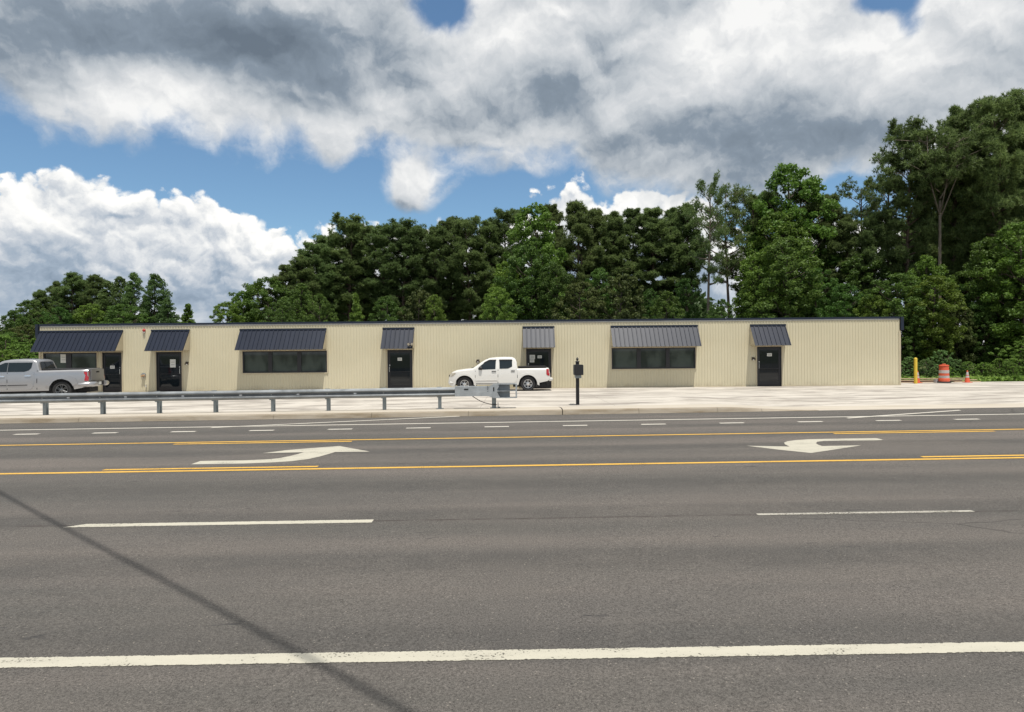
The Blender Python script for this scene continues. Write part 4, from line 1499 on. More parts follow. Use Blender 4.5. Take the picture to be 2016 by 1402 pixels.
mb.tube([(5.45, 0.98, 0.66), (5.85, 0.97, 0.66), (6.0, 0.86, 0.66), (6.03, 0.5, 0.66)], [0.06, 0.13, 0.13, 0.12], 10)
bp = mesh_obj('rear_bumper', mb, M['silver_paint'], silver, smooth=50, world=False)
mb = MB()
mb.box(5.93, -0.52, 0.58, 6.02, 0.52, 0.79)
mesh_obj('step_pad', mb, M['black_plastic'], bp, world=False, bevel=0.01)
mb = MB()
mb.box(6.021, -0.16, 0.61, 6.03, 0.16, 0.75)
mesh_obj('licence_plate', mb, M['paper'], bp, world=False)
mb = MB()
mb.box(-0.02, -0.8, 0.62, 0.05, 0.8, 1.08)
mesh_obj('grille', mb, M['black_plastic'], silver, world=False, bevel=0.03)
mb = MB()
mb.box(0.42, -0.80, 0.24, 5.2, 0.80, 0.95)
mb.box(5.0, -0.5, 0.28, 5.75, 0.5, 0.5)
mesh_obj('underbody', mb, M['hole'], silver, world=False)
RZ = rad(12)
SY = 31.2
wc = at(120.8, 770, SY)
loc = Vector((wc.x, SY, 0)) - Matrix.Rotation(RZ, 3, 'Z') @ Vector((4.74, -1.015, 0))
silver.location = (loc.x, loc.y, lot_z(wc.x, SY))
silver.rotation_euler = (0, 0, RZ)

# ----------------------------------------------------------------- overhead cable (out of frame; its shadow crosses the lanes)
SUN = Vector((0.36, -1.0, 3.5)).normalized()         # direction to the sun
HC = 11.0
pts = []
for px, py in ((0, 970), (150, 1052), (300, 1130), (430, 1200), (550, 1265), (680, 1335), (800, 1402)):
    g = road_pt(px, py)
    pts.append(g + SUN * (HC / SUN.z))
e0 = pts[0] + (pts[0] - pts[1]).normalized() * 14 + Vector((0, 0, 0.8))
e1 = pts[-1] + (pts[-1] - pts[-2]).normalized() * 14 + Vector((0, 0, 0.6))
mb = MB()
mb.tube([e0] + pts + [e1], 0.030, 8)
single('overhead_cable', mb, M['cable'], tuple(pts[3]), 'black overhead cable whose shadow crosses the near lanes', 'cable', smooth=60)

# ----------------------------------------------------------------- trees
rng = np.random.default_rng(7)
random.seed(7)


def quads_mesh(name, V, nper, m):
    """V: (N*nper,3) array, faces of nper verts each"""
    me = bpy.data.meshes.new(name)
    nv = len(V)
    nf = nv // nper
    me.vertices.add(nv)
    me.vertices.foreach_set('co', V.astype(np.float32).ravel())
    me.loops.add(nv)
    me.loops.foreach_set('vertex_index', np.arange(nv, dtype=np.int32))
    me.polygons.add(nf)
    me.polygons.foreach_set('loop_start', np.arange(0, nv, nper, dtype=np.int32))
    me.polygons.foreach_set('loop_total', np.full(nf, nper, dtype=np.int32))
    me.update(calc_edges=True)
    me.materials.append(m)
    return me


def unit(a):
    return a / np.maximum(np.linalg.norm(a, axis=1, keepdims=True), 1e-6)


def leaves(cent, outw, size, upb=0.5):
    """leaf quads (rhombi) at cent, loosely facing outwards and up"""
    n = len(cent)
    nr = unit(outw * 0.6 + rng.normal(size=(n, 3)) * 0.75 + np.array([0, 0, upb]))
    a = unit(np.cross(nr, rng.normal(size=(n, 3))))
    b = np.cross(nr, a)
    s = size * rng.uniform(0.6, 1.35, (n, 1))
    V = np.stack([cent - a * s * 0.62, cent - b * s * 0.36, cent + a * s * 0.62, cent + b * s * 0.36], 1)
    return V.reshape(-1, 3)


def needles(cent, dirs, length, width):
    n = len(cent)
    side = unit(np.cross(dirs, rng.normal(size=(n, 3))))
    l = length * rng.uniform(0.6, 1.2, (n, 1))
    V = np.stack([cent - side * width, cent + side * width, cent + dirs * l], 1)
    return V.reshape(-1, 3)


def trunk_mesh(name, paths, m):
    mb = MB()
    for pts, rs, n in paths:
        mb.tube(pts, rs, n)
    me = bpy.data.meshes.new(name)
    me.from_pydata(mb.v, [], mb.f)
    me.polygons.foreach_set('use_smooth', [True] * len(me.polygons))
    me.materials.append(m)
    return me


def pine(seed, h, cb, R, nb, tufts=24, ndl=11, sparse=False, m='pine', bk='bark_pine', top_round=0.62):
    r = random.Random(seed)
    lean = (r.uniform(-.02, .02), r.uniform(-.02, .02))
    def tp(t):
        return Vector((lean[0] * h * t + 0.12 * math.sin(t * 5 + seed), lean[1] * h * t + 0.1 * math.cos(t * 4 + seed), h * t))
    paths = [([tp(t) for t in lin(0, 1, 9)], [0.014 * h * (1 - 0.88 * t) + 0.015 for t in lin(0, 1, 9)], 8)]
    C, D = [], []
    for i in range(nb):
        u = (i + r.random()) / nb
        t = cb + (0.985 - cb) * u
        prof = math.sqrt(max(0.05, 1 - ((u - 0.38) / top_round) ** 2)) if u > 0.38 else 0.55 + 0.45 * u / 0.38
        L = R * h * prof * r.uniform(0.6, 1.12)
        a = i * 2.4 + r.uniform(-.5, .5)
        el = rad(r.uniform(-4, 26) + 42 * u * u)
        p0 = tp(t)
        d = Vector((math.cos(a) * math.cos(el), math.sin(a) * math.cos(el), math.sin(el)))
        side = Vector((-math.sin(a), math.cos(a), 0))
        bend = Vector((0, 0, r.uniform(0.0, 0.22) * L)) + side * r.uniform(-.2, .2) * L
        P = lambda s: p0 + d * (L * s) + bend * (s * s)
        paths.append(([P(0), P(.5), P(1)], [0.0055 * h * (1.1 - u) + .02, 0.0035 * h * (1.1 - u) + .014, .012], 4))
        spots = [(r.uniform(0.35, 1.0) ** 0.8, r.uniform(0.6, 1.05)) for _ in range(12)] + [(1.0, 0.8)] if not sparse else [(r.uniform(0.6, 1.0), r.uniform(0.7, 1.0)) for _ in range(6)] + [(1.0, 0.9)]
        for s, w in spots:
            off = side * r.gauss(0, .24) * L * s + Vector((0, 0, r.uniform(-0.10, 0.16) * L))
            q = P(s) + off
            if sparse:
                paths.append(([P(s * 0.75), q], [0.02, 0.01], 3))
            pr = (0.018 * h + 0.056 * L) * w * r.uniform(0.7, 1.25)
            n = int(tufts * r.uniform(0.8, 1.2) * (pr / (0.03 * h)) ** 1.5) + 4
            e = rng.normal(size=(n, 3))
            e = unit(e) * rng.random((n, 1)) ** 0.45 * np.array([pr * 0.95, pr * 0.95, pr * 0.72])
            for _ in range(1):
                cc = np.repeat(e + np.array(q), ndl, 0)
                dd = unit(np.repeat(e / pr, ndl, 0) * 0.8 + rng.normal(size=(n * ndl, 3)) * 0.75 + np.array([0, -0.0, 0.35]))
            C.append(cc)
            D.append(dd)
    C = np.concatenate(C)
    D = np.concatenate(D)
    V = needles(C, D, 0.0155 * h, 0.0014 * h)
    return quads_mesh('crown', V, 3, M[m]), trunk_mesh('trunk', paths, M[bk])


def broad(seed, h, cb, R, ncl, nlf, m, lsz=0.028, bk='bark_dark', cone=0.0, vr=None, topb=0.0):
    """crown of leaf clumps carried on limbs; cone>0 narrows the top"""
    r = random.Random(seed)
    g = np.random.default_rng(seed)
    def tp(t):
        return Vector((0.15 * math.sin(t * 4 + seed), 0.15 * math.cos(t * 3 + seed * 2), h * t))
    paths = [([tp(t) for t in lin(0, 0.9, 7)], [0.013 * h * (1 - 0.9 * t) + 0.02 for t in lin(0, 0.9, 7)], 7)]
    C, O = [], []
    zc_ = (cb + 1) / 2
    lob = [(r.uniform(0, 6.28), r.uniform(-0.8, 0.9), r.uniform(0.78, 1.2)) for _ in range(9)]
    for i in range(ncl):
        a = r.uniform(0, 2 * PI)
        v = 2 * ((i + r.random()) / ncl) - 1            # -1 bottom .. 1 top
        prof = math.sqrt(max(0.03, 1 - abs(v) ** 2.3))
        if cone:
            prof *= 1 - cone * (v + 1) / 2
        lobe = 1.0
        for la, lv, lw in lob:
            dd_ = math.cos(a - la) - 2.5 * (v - lv) ** 2
            if dd_ > 0.4:
                lobe *= lw
        s = r.random() ** 0.4
        rr = R * h * prof * s * min(max(lobe, 0.65), 1.3)
        z = h * (zc_ + v * (1 - cb) / 2)
        p = tp(min(z / h, 0.95))
        q = Vector((p.x + rr * math.cos(a), p.y + rr * math.sin(a), z))
        pr = h * r.uniform(0.022, 0.058) * (1 - 0.35 * max(v, 0))
        n = int(nlf * (pr / (0.06 * h)) ** 1.7) + 10
        if i % 5 == 0 and rr > 0.06 * h:
            tb = max(0.12, z / h - 0.45 * rr / h - 0.05)
            b0 = tp(tb)
            paths.append(([b0, (b0 + q) / 2 + Vector((0, 0, -0.02 * h)), q], [0.0048 * h, 0.003 * h, 0.0012 * h], 4))
        e = unit(g.normal(size=(n, 3)))
        rd = g.random((n, 1)) ** 0.4
        o = e * rd * np.array([pr, pr, pr * 0.72])
        C.append(o + np.array(q))
        O.append(e)
    C = np.concatenate(C)
    O = np.concatenate(O)
    V = leaves(C, O, lsz * h)
    return quads_mesh('crown', V, 4, M[m]), trunk_mesh('trunk', paths, M[bk])


def forked(seed, h):
    r = random.Random(seed)
    g = np.random.default_rng(seed)
    fork = Vector((0.1, 0.05, 0.71 * h))
    paths = [([Vector((0, 0, 0)), Vector((0.12, 0, 0.25 * h)), fork], [0.0095 * h, 0.0075 * h, 0.0055 * h], 8)]
    C, D = [], []
    for k in range(6):
        a = k * 1.05 + r.uniform(-.3, .3)
        b0 = fork + Vector((0, 0, r.uniform(-.1, .1) * h))
        e = Vector((math.cos(a) * r.uniform(.04, .10) * h, math.sin(a) * r.uniform(.04, .10) * h, h * r.uniform(0.84, 0.97)))
        mid = b0.lerp(e, 0.5) + Vector((math.cos(a), math.sin(a), 0)) * 0.025 * h
        paths.append(([b0, mid, e], [0.0034 * h, 0.0024 * h, 0.0008 * h], 6))
        for j in range(20):
            s_ = r.uniform(0.35, 1.0)
            q0 = b0.lerp(e, s_)
            q = q0 + Vector((r.gauss(0, .06), r.gauss(0, .06), r.uniform(-.01, .06))) * h
            paths.append(([q0, q], [0.0018 * h, 0.0008 * h], 4))
            pr = h * r.uniform(0.02, 0.04)
            n = 16
            ee = unit(g.normal(size=(n, 3))) * g.random((n, 1)) ** .4 * np.array([pr, pr, pr * .6])
            C.append(np.repeat(ee + np.array(q), 11, 0))
            D.append(unit(np.repeat(ee / pr, 11, 0) * .8 + g.normal(size=(n * 11, 3)) * .75 + np.array([0, 0, .4])))
    return quads_mesh('crown', needles(np.concatenate(C), np.concatenate(D), 0.019 * h, 0.0023 * h), 3, M['pine']), trunk_mesh('trunk', paths, M['bark_pale'])


PROTO = {}
PROTO['forked'] = [(forked(91, 18), 18)]
PROTO['pine'] = [(pine(11, 18, 0.34, 0.135, 58, 15, 14), 18), (pine(12, 18, 0.28, 0.15, 62, 15, 14), 18), (pine(13, 18, 0.42, 0.135, 52, 15, 14), 18), (pine(14, 18, 0.24, 0.14, 66, 15, 14), 18), (pine(15, 18, 0.38, 0.16, 54, 15, 14, False, 'pine', 'bark_pine', 0.8), 18)]
PROTO['openpine'] = [(pine(21, 18, 0.42, 0.21, 30, 10, 12, False, 'pine', 'bark_pine'), 18), (pine(22, 18, 0.48, 0.17, 30, 11, 12, True, 'pine', 'bark_pale', 0.7), 18), (pine(23, 18, 0.50, 0.19, 28, 11, 12, True, 'pine', 'bark_pine', 0.75), 18)]
PROTO['broad'] = [(broad(31, 14, 0.14, 0.24, 230, 260, 'broad', 0.0125), 14), (broad(32, 14, 0.12, 0.26, 240, 260, 'broad', 0.0125), 14), (broad(33, 14, 0.16, 0.21, 220, 260, 'broad', 0.0125), 14)]
PROTO['light'] = [(broad(41, 13, 0.13, 0.24, 220, 250, 'light', 0.0135), 13), (broad(42, 13, 0.16, 0.21, 210, 250, 'light', 0.0135), 13)]
PROTO['gum'] = [(broad(51, 14, 0.08, 0.20, 240, 230, 'gum', 0.0125, 'bark_dark', 0.4), 14), (broad(52, 14, 0.06, 0.22, 240, 230, 'gum', 0.0125, 'bark_dark', 0.55), 14)]
PROTO['young'] = [(broad(61, 9, 0.05, 0.22, 170, 200, 'light', 0.017, 'bark_dark', 0.8), 9)]
PROTO['olive'] = [(broad(71, 10, 0.04, 0.30, 240, 250, 'olive', 0.0155), 10), (broad(72, 10, 0.04, 0.27, 230, 250, 'olive', 0.0155), 10)]
PROTO['bush'] = [(broad(81, 3, -0.2, 0.55, 240, 300, 'teal', 0.032, 'bark_dark'), 3), (broad(82, 3, -0.2, 0.6, 240, 300, 'weed', 0.032), 3), (broad(83, 3, -0.2, 0.55, 240, 300, 'weed', 0.030), 3)]

KIND = {'pine': ('pine_tree', 'dark pine', 'pine'), 'openpine': ('pine_tree', 'open crowned pine with pale trunk', 'pine'),
        'broad': ('broadleaf_tree', 'green broadleaf tree', 'tree'), 'light': ('broadleaf_tree', 'light green broadleaf tree', 'tree'),
        'gum': ('broadleaf_tree', 'pointed green tree', 'tree'), 'young': ('young_tree', 'small bright young tree', 'tree'),
        'olive': ('broadleaf_tree', 'olive green rounded tree', 'tree'), 'forked': ('pine_tree', 'forked bare trunked tree', 'tree'), 'bush': ('shrub', 'leafy shrub', 'shrub')}

# (photo x, photo y of the top, distance, kind, width factor)
T = [(-60, 610, 60, 'broad', 1), (-15, 640, 58, 'broad', 1.1), (28, 612, 60, 'broad', 1), (58, 592, 63, 'broad', 1), (84, 572, 66, 'pine', 1.1), (108, 555, 68, 'pine', 1.1),
     (140, 537, 68, 'pine', 1.15), (166, 552, 70, 'pine', 1), (190, 542, 68, 'pine', 1), (214, 556, 66, 'gum', 1), (234, 546, 65, 'gum', 0.8), (264, 539, 64, 'gum', 0.95),
     (302, 541, 64, 'gum', 1.15), (332, 588, 62, 'gum', 1.1), (177, 599, 56, 'light', 1.15), (118, 606, 55, 'broad', 1.15), (240, 600, 57, 'broad', 1.2), (20, 655, 50, 'broad', 1.3), (60, 640, 52, 'olive', 1.2), (371, 599, 70, 'young', 1),
     (448, 596, 60, 'light', 1.05), (478, 575, 62, 'light', 1.0), (505, 556, 64, 'light', 0.9), (530, 548, 64, 'broad', 1.1), (562, 522, 66, 'pine', 1.2), (592, 505, 66, 'pine', 1.1), (622, 478, 68, 'pine', 1.15),
     (650, 462, 70, 'pine', 1.1), (683, 424, 70, 'pine', 1.15), (716, 447, 72, 'pine', 1.1), (752, 444, 70, 'pine', 1.1), (792, 434, 70, 'pine', 1.15), (822, 446, 72, 'pine', 1.1), (856, 446, 70, 'pine', 1.1),
     (888, 430, 72, 'pine', 1.2), (924, 428, 70, 'pine', 1.15), (958, 438, 72, 'pine', 1.1), (1000, 412, 74, 'pine', 1.1), (1084, 404, 72, 'pine', 1.05), (1138, 398, 70, 'pine', 1.05), (1168, 414, 72, 'pine', 1.1),
     (1208, 420, 70, 'pine', 1.15), (1246, 412, 72, 'pine', 1.15), (1284, 411, 70, 'pine', 1.15), (1322, 413, 72, 'pine', 1.1), (1352, 404, 70, 'pine', 1.1), (1393, 343, 56, 'openpine', 0.85), (1436, 366, 60, 'openpine', 0.95), (1476, 376, 62, 'openpine', 1.0),
     (1510, 382, 64, 'pine', 1.0), (1556, 326, 60, 'light', 0.85), (1592, 362, 62, 'pine', 1.0), (1636, 384, 62, 'pine', 1.1), (1692, 352, 60, 'openpine', 0.95), (1668, 430, 58, 'pine', 1.1), (1722, 420, 56, 'pine', 1.1), (1782, 238, 55, 'pine', 0.95),
     (1748, 300, 60, 'openpine', 0.9), (1850, 252, 53, 'forked', 0.8), (1882, 214, 55, 'pine', 1.0), (1924, 206, 54, 'pine', 1.05), (1972, 184, 52, 'pine', 1.0), (2016, 188, 54, 'pine', 1.1), (2075, 205, 52, 'pine', 1.1), (1900, 300, 60, 'pine', 1.2), (1990, 290, 60, 'pine', 1.2), (1838, 330, 62, 'pine', 1.2),
     (1052, 404, 62, 'light', 1.0), (1044, 470, 58, 'broad', 1.1), (556, 592, 56, 'broad', 0.9), (630, 580, 57, 'broad', 0.9), (702, 578, 54, 'young', 0.9), (764, 584, 57, 'broad', 0.9), (824, 572, 56, 'olive', 0.75), (856, 582, 55, 'light', 0.8),
     (980, 566, 54, 'light', 1.0), (1000, 516, 60, 'light', 0.9), (1096, 520, 56, 'broad', 0.95), (1140, 556, 54, 'olive', 0.9), (1222, 541, 54, 'olive', 1.05), (1180, 530, 60, 'broad', 0.9), (1310, 575, 55, 'broad', 0.9), (1350, 550, 60, 'broad', 0.8), (1420, 590, 54, 'broad', 0.8), (590, 560, 60, 'broad', 1.0), (1280, 570, 62, 'broad', 0.9),
     (1496, 500, 54, 'light', 1.0), (1548, 470, 53, 'broad', 1.1), (1530, 420, 58, 'light', 0.9), (1604, 530, 54, 'broad', 1.1), (1660, 560, 52, 'broad', 1.1), (1700, 500, 56, 'broad', 1.1), (1716, 580, 50, 'light', 1.2), (1768, 540, 50, 'broad', 1.1), (1826, 505, 51, 'light', 1.0), (1838, 545, 48, 'light', 1.05), (1900, 560, 50, 'broad', 1.0), (1950, 470, 50, 'broad', 1.1), (2010, 440, 48, 'light', 1.0), (1990, 560, 50, 'broad', 1.1), (2060, 540, 49, 'broad', 1.2),
     (1940, 612, 48.5, 'broad', 1.0), (1800, 600, 48, 'broad', 0.95), (1886, 600, 49, 'olive', 1.0)]
B = [(1790, 703, 42.0, 0), (1852, 690, 42.2, 0), (1822, 708, 41.4, 0), (1880, 708, 41.8, 0), (1904, 712, 41.4, 1), (1934, 714, 41.4, 1), (1950, 730, 41.0, 1), (1970, 706, 42.6, 2), (2012, 672, 42.0, 1), (2040, 690, 41.6, 1), (1986, 712, 41.2, 1), (2080, 690, 42, 2), (1996, 728, 40.8, 2), (1866, 724, 41.0, 2),
     (30, 680, 44, 2), (55, 690, 42, 2), (0, 690, 42, 1), (-40, 670, 43, 2), (68, 668, 46, 2), (15, 660, 47, 2), (-80, 680, 42, 2)]

SECT = [(-999, 75, 'left of the building'), (75, 250, 'above the longest awning at left'), (250, 410, 'above the second awning from the left'), (410, 600, 'where the main wood starts'),
        (600, 760, 'above the awning of the left wide window'), (760, 900, 'above the awning with the floodlight'), (900, 1030, 'above the white pickup'), (1030, 1160, 'above the black mailbox'),
        (1160, 1290, 'between black mailbox and right wide window'), (1290, 1440, 'above the right wide window'), (1440, 1600, 'above the rightmost awning'), (1600, 1772, 'above the blank right wall'),
        (1772, 1890, 'behind the striped drum'), (1890, 1970, 'behind the right cone'), (1970, 9999, 'at the right edge')]
ORD = ['leftmost', 'second from left', 'third from left', 'fourth from left', 'fifth from left', 'sixth from left', 'seventh from left', 'eighth from left']

TOPZ = {}
made = []
for x, yt, Y, k, wf in T:
    made.append((x, yt, Y, k, wf, None))
for x, yt, Y, v in B:
    made.append((x, yt, Y, 'bush', 1.0, v))
groups = {}
for i, r_ in enumerate(made):
    sec = [s[2] for s in SECT if s[0] <= r_[0] < s[1]][0]
    groups.setdefault((sec, KIND[r_[3]][1]), []).append((r_[0], i))
labels = {}
for (sec, kn), lst in groups.items():
    lst.sort()
    for j, (_, i) in enumerate(lst):
        if len(lst) == 1:
            labels[i] = f'{kn} {sec}, the only one there'
        else:
            labels[i] = f'{kn} {sec}, ' + (ORD[j] if j < len(lst) - 1 or j == 0 else 'rightmost')
for i, (x, yt, Y, k, wf, v) in enumerate(made):
    p = at(x, yt, Y)
    z0 = BASE - 0.12
    ht = max(p.z - z0, 1.0)
    protos = PROTO[k]
    idx = v if v is not None else (i * 7 + int(x)) % len(protos)
    if x == 1393:
        idx = 1
    elif x == 1436:
        idx = 2
    (cm, tm), h0 = protos[idx]
    if cm.name not in TOPZ:
        co = np.empty(len(cm.vertices) * 3, np.float32)
        cm.vertices.foreach_get('co', co)
        TOPZ[cm.name] = float(np.percentile(co[2::3], 99.8))
    h0 = TOPZ[cm.name]
    nm, kn, cat = KIND[k]
    grp = 'shrubs at the edge of the lot' if k == 'bush' else 'trees of the wood behind the building'
    t = thing(nm, (p.x, Y, z0), labels[i], cat, grp, rz=random.Random(i).uniform(0, 6.28))
    s = ht / h0
    ww = s * wf * ((1.02 if x < 1700 else 0.84) if k == 'pine' else 1.0) * random.Random(i + 500).uniform(0.82, 1.14)
    t.scale = (ww, ww, s)
    for nme, me in (('trunk', tm), ('crown', cm)):
        o = bpy.data.objects.new(nme, me)
        COL.objects.link(o)
        o.parent = t

# the wood continues behind: one mass of foliage, lower than the trees in front
g = np.random.default_rng(99)
edge = [(-300, 640), (0, 648), (90, 600), (330, 610), (360, 640), (430, 650), (520, 610), (640, 560), (760, 555), (1000, 550), (1200, 545), (1350, 560), (1420, 600), (1440, 640), (1490, 635), (1530, 590), (1620, 560), (1680, 600), (1740, 540), (1800, 430), (2016, 380), (2300, 360)]
C, O = [], []
for i in range(1500):
    x = g.uniform(-250, 2250)
    yt = interp(edge, x)
    Y = g.uniform(76, 92)
    zt = at(x, yt, Y).z
    xx = at(x, yt, Y).x
    z = g.uniform(0.2, 1.0) ** 0.7 * (zt - 1.0)
    n = 34
    e = unit(g.normal(size=(n, 3)))
    C.append(e * g.random((n, 1)) ** 0.4 * np.array([1.6, 1.3, 1.1]) + np.array([xx, Y, z]))
    O.append(e)
V = leaves(np.concatenate(C), np.concatenate(O), 0.75)
o = bpy.data.objects.new('distant_wood', quads_mesh('distant_wood', V, 4, M['woods']))
COL.objects.link(o)
tag(o, 'dark mass of woodland farther back behind the single trees', 'woodland', kind='stuff')

# weeds and ground cover at the edge of the lot
n = 9000
px = np.concatenate([g.uniform(22.0, 48, int(n * .7)), g.uniform(-50, -27.0, int(n * .3))])
n = len(px)
C = np.stack([px, 39.95 + g.random(n) ** 1.5 * 4.6, np.zeros(n)], 1)
C[:, 2] = BASE - 0.1 + g.random(n) * 0.38
V = leaves(C, np.tile(np.array([0, 0, 1.0]), (n, 1)), 0.2, 0.2)
o = bpy.data.objects.new('weeds', quads_mesh('weeds', V, 4, M['weed']))
COL.objects.link(o)
tag(o, 'low green weeds along the back edge of the lot', 'weeds', kind='stuff')

# ----------------------------------------------------------------- light and sky
sd_ = bpy.data.lights.new('sun', 'SUN')
sd_.energy = 4.9
sd_.angle = rad(0.53)
sd_.color = (1.0, 0.955, 0.88)
sun = bpy.data.objects.new('sun', sd_)
COL.objects.link(sun)
sun.rotation_euler = (-SUN).to_track_quat('-Z', 'Y').to_euler()
sun.location = SUN * 60

world = bpy.data.worlds.new('World')
scene.world = world
world.use_nodes = True
wt_ = NT(world.node_tree)
bg = world.node_tree.nodes['Background']
bg.inputs['Strength'].default_value = 0.1
sky = wt_.node('ShaderNodeTexSky', sky_type='NISHITA')
sky.sun_disc = False
sky.sun_elevation = math.asin(SUN.z)
sky.sun_rotation = math.atan2(SUN.x, SUN.y)
sky.altitude = 200
sky.air_density = 1.0
sky.dust_density = 0.6
sky.ozone_density = 1.5

t = wt_
dirv = t.node('ShaderNodeTexCoord').outputs['Generated']
sp = t.node('ShaderNodeSeparateXYZ')
t.put(sp.inputs[0], dirv)
dx, dy, dz = sp.outputs
az = t.m('ARCTAN2', dx, dy)
el = t.m('ARCSINE', dz)


def curve(v, lo, hi, pts, ylo=0.0, yhi=0.6):
    """float curve of azimuth; pts in (value, result)"""
    nd = t.node('ShaderNodeFloatCurve')
    c = nd.mapping.curves[0]
    pts = sorted(pts)
    while len(c.points) < len(pts):
        c.points.new(0.5, 0.5)
    for p, (a, b) in zip(c.points, pts):
        p.location = ((a - lo) / (hi - lo), (b - ylo) / (yhi - ylo))
        p.handle_type = 'AUTO_CLAMPED'
    nd.mapping.update()
    nd.inputs[0].default_value = 1.0
    t.put(nd.inputs[1], t.m('MULTIPLY_ADD', v, 1 / (hi - lo), -lo / (hi - lo), clamp=True))
    return t.m('MULTIPLY_ADD', nd.outputs[0], yhi - ylo, ylo)


def edge_pts(pp):
    return [azel(x, y) for x, y in pp]


def blob(px, py, rx, ry, rot=0.0):
    """soft spot of sky, 1 in its middle, 0 at its rim"""
    a, e = azel(px, py)
    u = t.mul(t.sub(az, a), F / rx)
    v = t.mul(t.sub(el, e), F / ry)
    q = t.m('SQRT', t.add(t.mul(u, u), t.mul(v, v)))
    return t.smooth(q, 0.0, 1.0, 1.0, 0.0)


def vec(x, y, z=0.0):
    nd = t.node('ShaderNodeCombineXYZ')
    t.put(nd.inputs[0], x)
    t.put(nd.inputs[1], y)
    t.put(nd.inputs[2], z)
    return nd.outputs[0]


# coordinates of the cloud deck: perspective projection on a layer overhead
den = t.add(t.mx(dz, 0.0), 0.22)
deckv = vec(t.m('DIVIDE', dx, den), t.m('DIVIDE', dy, den), 0.0)
angv = vec(az, el, 0.0)
LIGHT = (0.0, 0.012, 0.0)


def shifted(v, off):
    nd = t.node('ShaderNodeVectorMath', operation='ADD')
    t.put(nd.inputs[0], v)
    nd.inputs[1].default_value = off
    return nd.outputs[0]


# warp the angular coordinates for torn edges
wn = t.node('ShaderNodeTexNoise')
t.put(wn.inputs['Vector'], angv)
wn.inputs['Scale'].default_value = 9
wn.inputs['Detail'].default_value = 7
wn.inputs['Roughness'].default_value = 0.6
wsub = t.node('ShaderNodeVectorMath', operation='SUBTRACT')
t.put(wsub.inputs[0], wn.outputs['Color'])
wsub.inputs[1].default_value = (0.5, 0.5, 0.5)
wsc = t.node('ShaderNodeVectorMath', operation='SCALE')
t.put(wsc.inputs[0], wsub.outputs[0])
wsc.inputs['Scale'].default_value = 0.085
wadd = t.node('ShaderNodeVectorMath', operation='ADD')
t.put(wadd.inputs[0], angv)
t.put(wadd.inputs[1], wsc.outputs[0])
wv = wadd.outputs[0]

nA = t.noise(t.scale(wv, (1, 1.35, 1)), 8.0, 5, 0.52)
nL = t.noise(t.scale(wv, (1, 1.5, 1), (5, 2, 0)), 6.0, 3, 0.45)
nL2 = t.noise(t.scale(shifted(wv, (0.012, 0.05, 0)), (1, 1.5, 1), (5, 2, 0)), 6.0, 3, 0.45)
nA2 = t.noise(t.scale(shifted(wv, (0.006, 0.02, 0)), (1, 1.35, 1)), 8.0, 5, 0.52)
nB = t.noise(t.scale(wv, (1, 1.1, 1), (3, 1, 0)), 22.0, 5, 0.55)
nB2 = t.noise(t.scale(shifted(wv, (0.003, 0.007, 0)), (1, 1.1, 1), (3, 1, 0)), 22.0, 5, 0.55)
nD = t.noise(deckv, 1.5, 3, 0.55)
pufA = t.voro(wv, 24.0, 'F1').outputs['Distance']
pufB = t.voro(wv, 55.0, 'F1').outputs['Distance']
pufA2 = t.voro(shifted(wv, (0.004, 0.014, 0)), 24.0, 'F1').outputs['Distance']
pufB2 = t.voro(shifted(wv, (0.002, 0.006, 0)), 55.0, 'F1').outputs['Distance']

# --- deck overhead: everything above its ragged lower edge
e_deck = curve(az, -0.75, 0.75, edge_pts([(-200, 240), (0, 238), (110, 268), (230, 278), (330, 272), (420, 300), (520, 306), (600, 300), (660, 318), (740, 292), (800, 330), (900, 342), (1000, 345), (1090, 332), (1180, 372), (1300, 402), (1420, 425), (1540, 415), (1620, 395), (1680, 372), (1760, 380), (1900, 330), (2150, 330)]))
dA = t.m('MINIMUM', t.mul(t.sub(el, e_deck), 22.0), 1.5)
dA = t.add(dA, t.mul(t.sub(nA, 0.5), 2.1))
dA = t.add(dA, t.mul(t.sub(nB, 0.5), 1.6))
for bx_, by_, rx, ry, am in ((805, 385, 110, 95, 1.9), (650, 300, 60, 60, 0.8), (872, 12, 105, 80, -2.3), (1750, -8, 100, 42, -2.2), (1790, 40, 40, 50, -1.5), (1010, 360, 90, 30, -0.6), (1660, 372, 60, 30, -1.2)):
    dA = t.add(dA, t.mul(blob(bx_, by_, rx, ry), am))
mA = t.smooth(dA, -0.25, 1.0)

# --- heaped cumulus standing on the horizon
e_cum = curve(az, -0.75, 0.75, edge_pts([(-300, 420), (-100, 360), (0, 346), (70, 330), (135, 322), (195, 350), (255, 372), (310, 374), (375, 380), (450, 398), (520, 432), (565, 462), (610, 462), (660, 440), (720, 440), (800, 445), (880, 450), (960, 432), (1035, 402), (1080, 378), (1130, 352), (1180, 380), (1240, 372), (1330, 378), (1400, 400), (1470, 470), (1600, 440), (1700, 430), (2000, 420), (2200, 430)]))
dB = t.mul(t.sub(t.add(e_cum, 0.005), el), 40.0)
dB = t.add(dB, t.mul(t.sub(0.42, pufA), 1.5))
dB = t.add(dB, t.mul(t.sub(0.42, pufB), 1.1))
dB = t.add(dB, t.mul(t.sub(nB, 0.5), 1.3))
mB = t.smooth(dB, -0.05, 0.5)

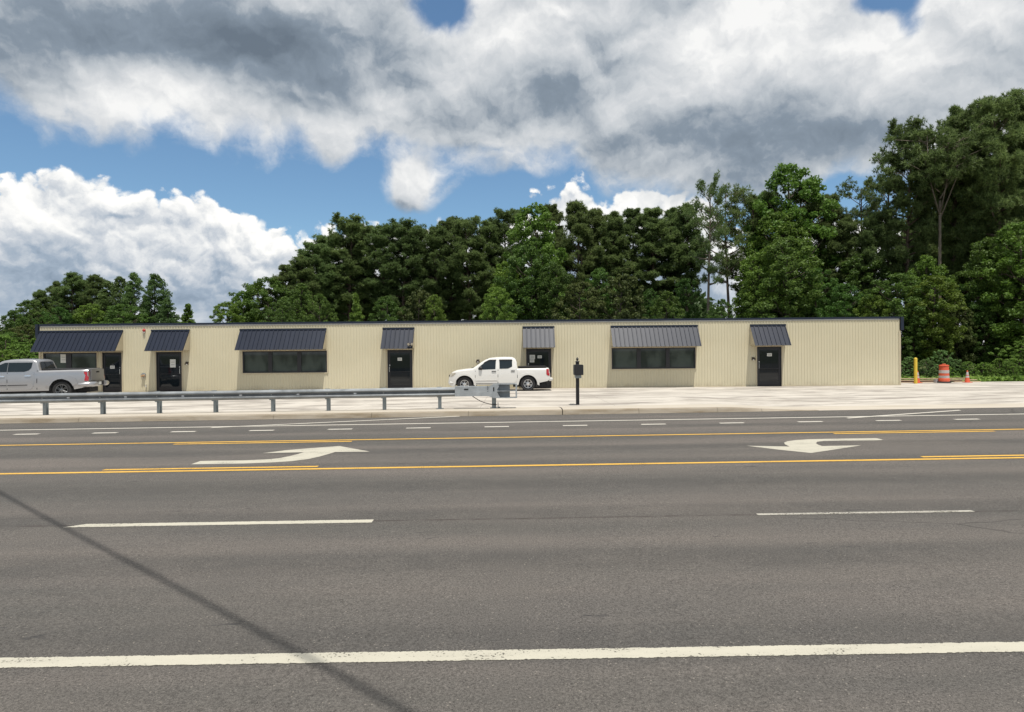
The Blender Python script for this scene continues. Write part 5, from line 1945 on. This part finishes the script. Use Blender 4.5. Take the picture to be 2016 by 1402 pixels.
# brightness of the deck
lum = t.add(0.65, t.mul(t.sub(nA, nA2), 0.95))
lum = t.add(lum, t.mul(t.sub(nL, nL2), 0.8))
lum = t.add(lum, t.mul(t.sub(nB, nB2), 0.4))
lum = t.add(lum, t.mul(t.sub(nB, 0.5), 0.10))
lum = t.add(lum, t.mul(t.sub(nD, 0.5), 0.25))
for bx_, by_, rx, ry, am in ((330, 50, 400, 120, -0.29), (590, 120, 330, 150, -0.36), (60, 100, 200, 110, -0.36), (860, 60, 200, 80, -0.12), (1120, 150, 260, 110, -0.20), (1400, 320, 430, 130, -0.30), (1640, 270, 330, 120, -0.20),
                             (1000, 270, 260, 90, -0.16), (230, 255, 200, 50, -0.14), (190, 190, 210, 110, 0.22), (520, 250, 300, 90, 0.18), (880, 110, 140, 70, 0.12), (980, 60, 200, 120, 0.22), (1480, 80, 330, 130, 0.26), (1750, 110, 250, 110, 0.2), (1130, 60, 200, 70, 0.1), (1950, 240, 160, 120, 0.1), (800, 355, 90, 50, 0.12), (800, 410, 80, 40, -0.12)):
    lum = t.add(lum, t.mul(blob(bx_, by_, rx, ry), am))
thin = t.smooth(dA, 0.0, 1.6, 0.10, 0.0)
lum = t.add(lum, thin)
colA = t.ramp(lum, [(0.0, (1.5, 1.9, 2.4)), (0.34, (2.5, 3.05, 3.7)), (0.58, (5.2, 5.6, 6.0)), (0.78, (7.1, 7.3, 7.5)), (1.0, (9.4, 9.4, 9.3))])

# brightness of the cumulus: sunlit heads, grey-blue towards the base
dep = t.sub(e_cum, el)
lb = t.smooth(dep, 0.0, 0.165, 0.94, 0.26)
rk = t.smooth(dep, 0.0, 0.15, 1.0, 0.35)
lb = t.add(lb, t.mul(rk, t.mul(t.sub(pufA2, pufA), 0.75)))
lb = t.add(lb, t.mul(rk, t.mul(t.sub(pufB2, pufB), 0.3)))
lb = t.add(lb, t.mul(t.sub(nB, nB2), 1.0))
lb = t.add(lb, t.mul(rk, t.mul(t.sub(nA, nA2), 1.1)))
# a flat dark base and, under it, paler far cloud near the horizon
lowband = t.smooth(t.add(el, t.mul(t.sub(nA, 0.5), 0.03)), 0.02, 0.105, 1.0, 0.0)
nH = t.noise(t.scale(angv, (1, 2.6, 1), (9, 2, 0)), 9.0, 5, 0.55)
lb = t.add(t.mul(lb, t.sub(1.0, lowband)), t.mul(lowband, t.add(0.50, t.mul(t.sub(nH, 0.45), 1.7))))
colB = t.ramp(lb, [(0.1, (2.3, 3.0, 3.9)), (0.36, (3.6, 4.4, 5.4)), (0.6, (6.3, 6.7, 7.2)), (0.8, (8.8, 8.9, 8.9)), (1.0, (10.5, 10.4, 10.1))])

skyc = t.mix(1.0, sky.outputs[0], (0.98, 1.18, 1.24), 'MULTIPLY')
# below the horizon: dull ground light
col = t.mix(mB, skyc, colB)
col = t.mix(mA, col, colA)
col = t.mix(t.smooth(el, -0.02, 0.0, 1.0, 0.0), col, (1.6, 1.7, 1.5))
t.put(bg.inputs[0], col)

# ----------------------------------------------------------------- render look
scene.view_settings.view_transform = 'Standard'
scene.view_settings.look = 'None'
scene.view_settings.exposure = 0.0
scene.view_settings.gamma = 1.0
scene.cycles.max_bounces = 6
scene.cycles.diffuse_bounces = 3
scene.cycles.transparent_max_bounces = 8
scene.cycles.use_denoising = True
scene.render.film_transparent = False
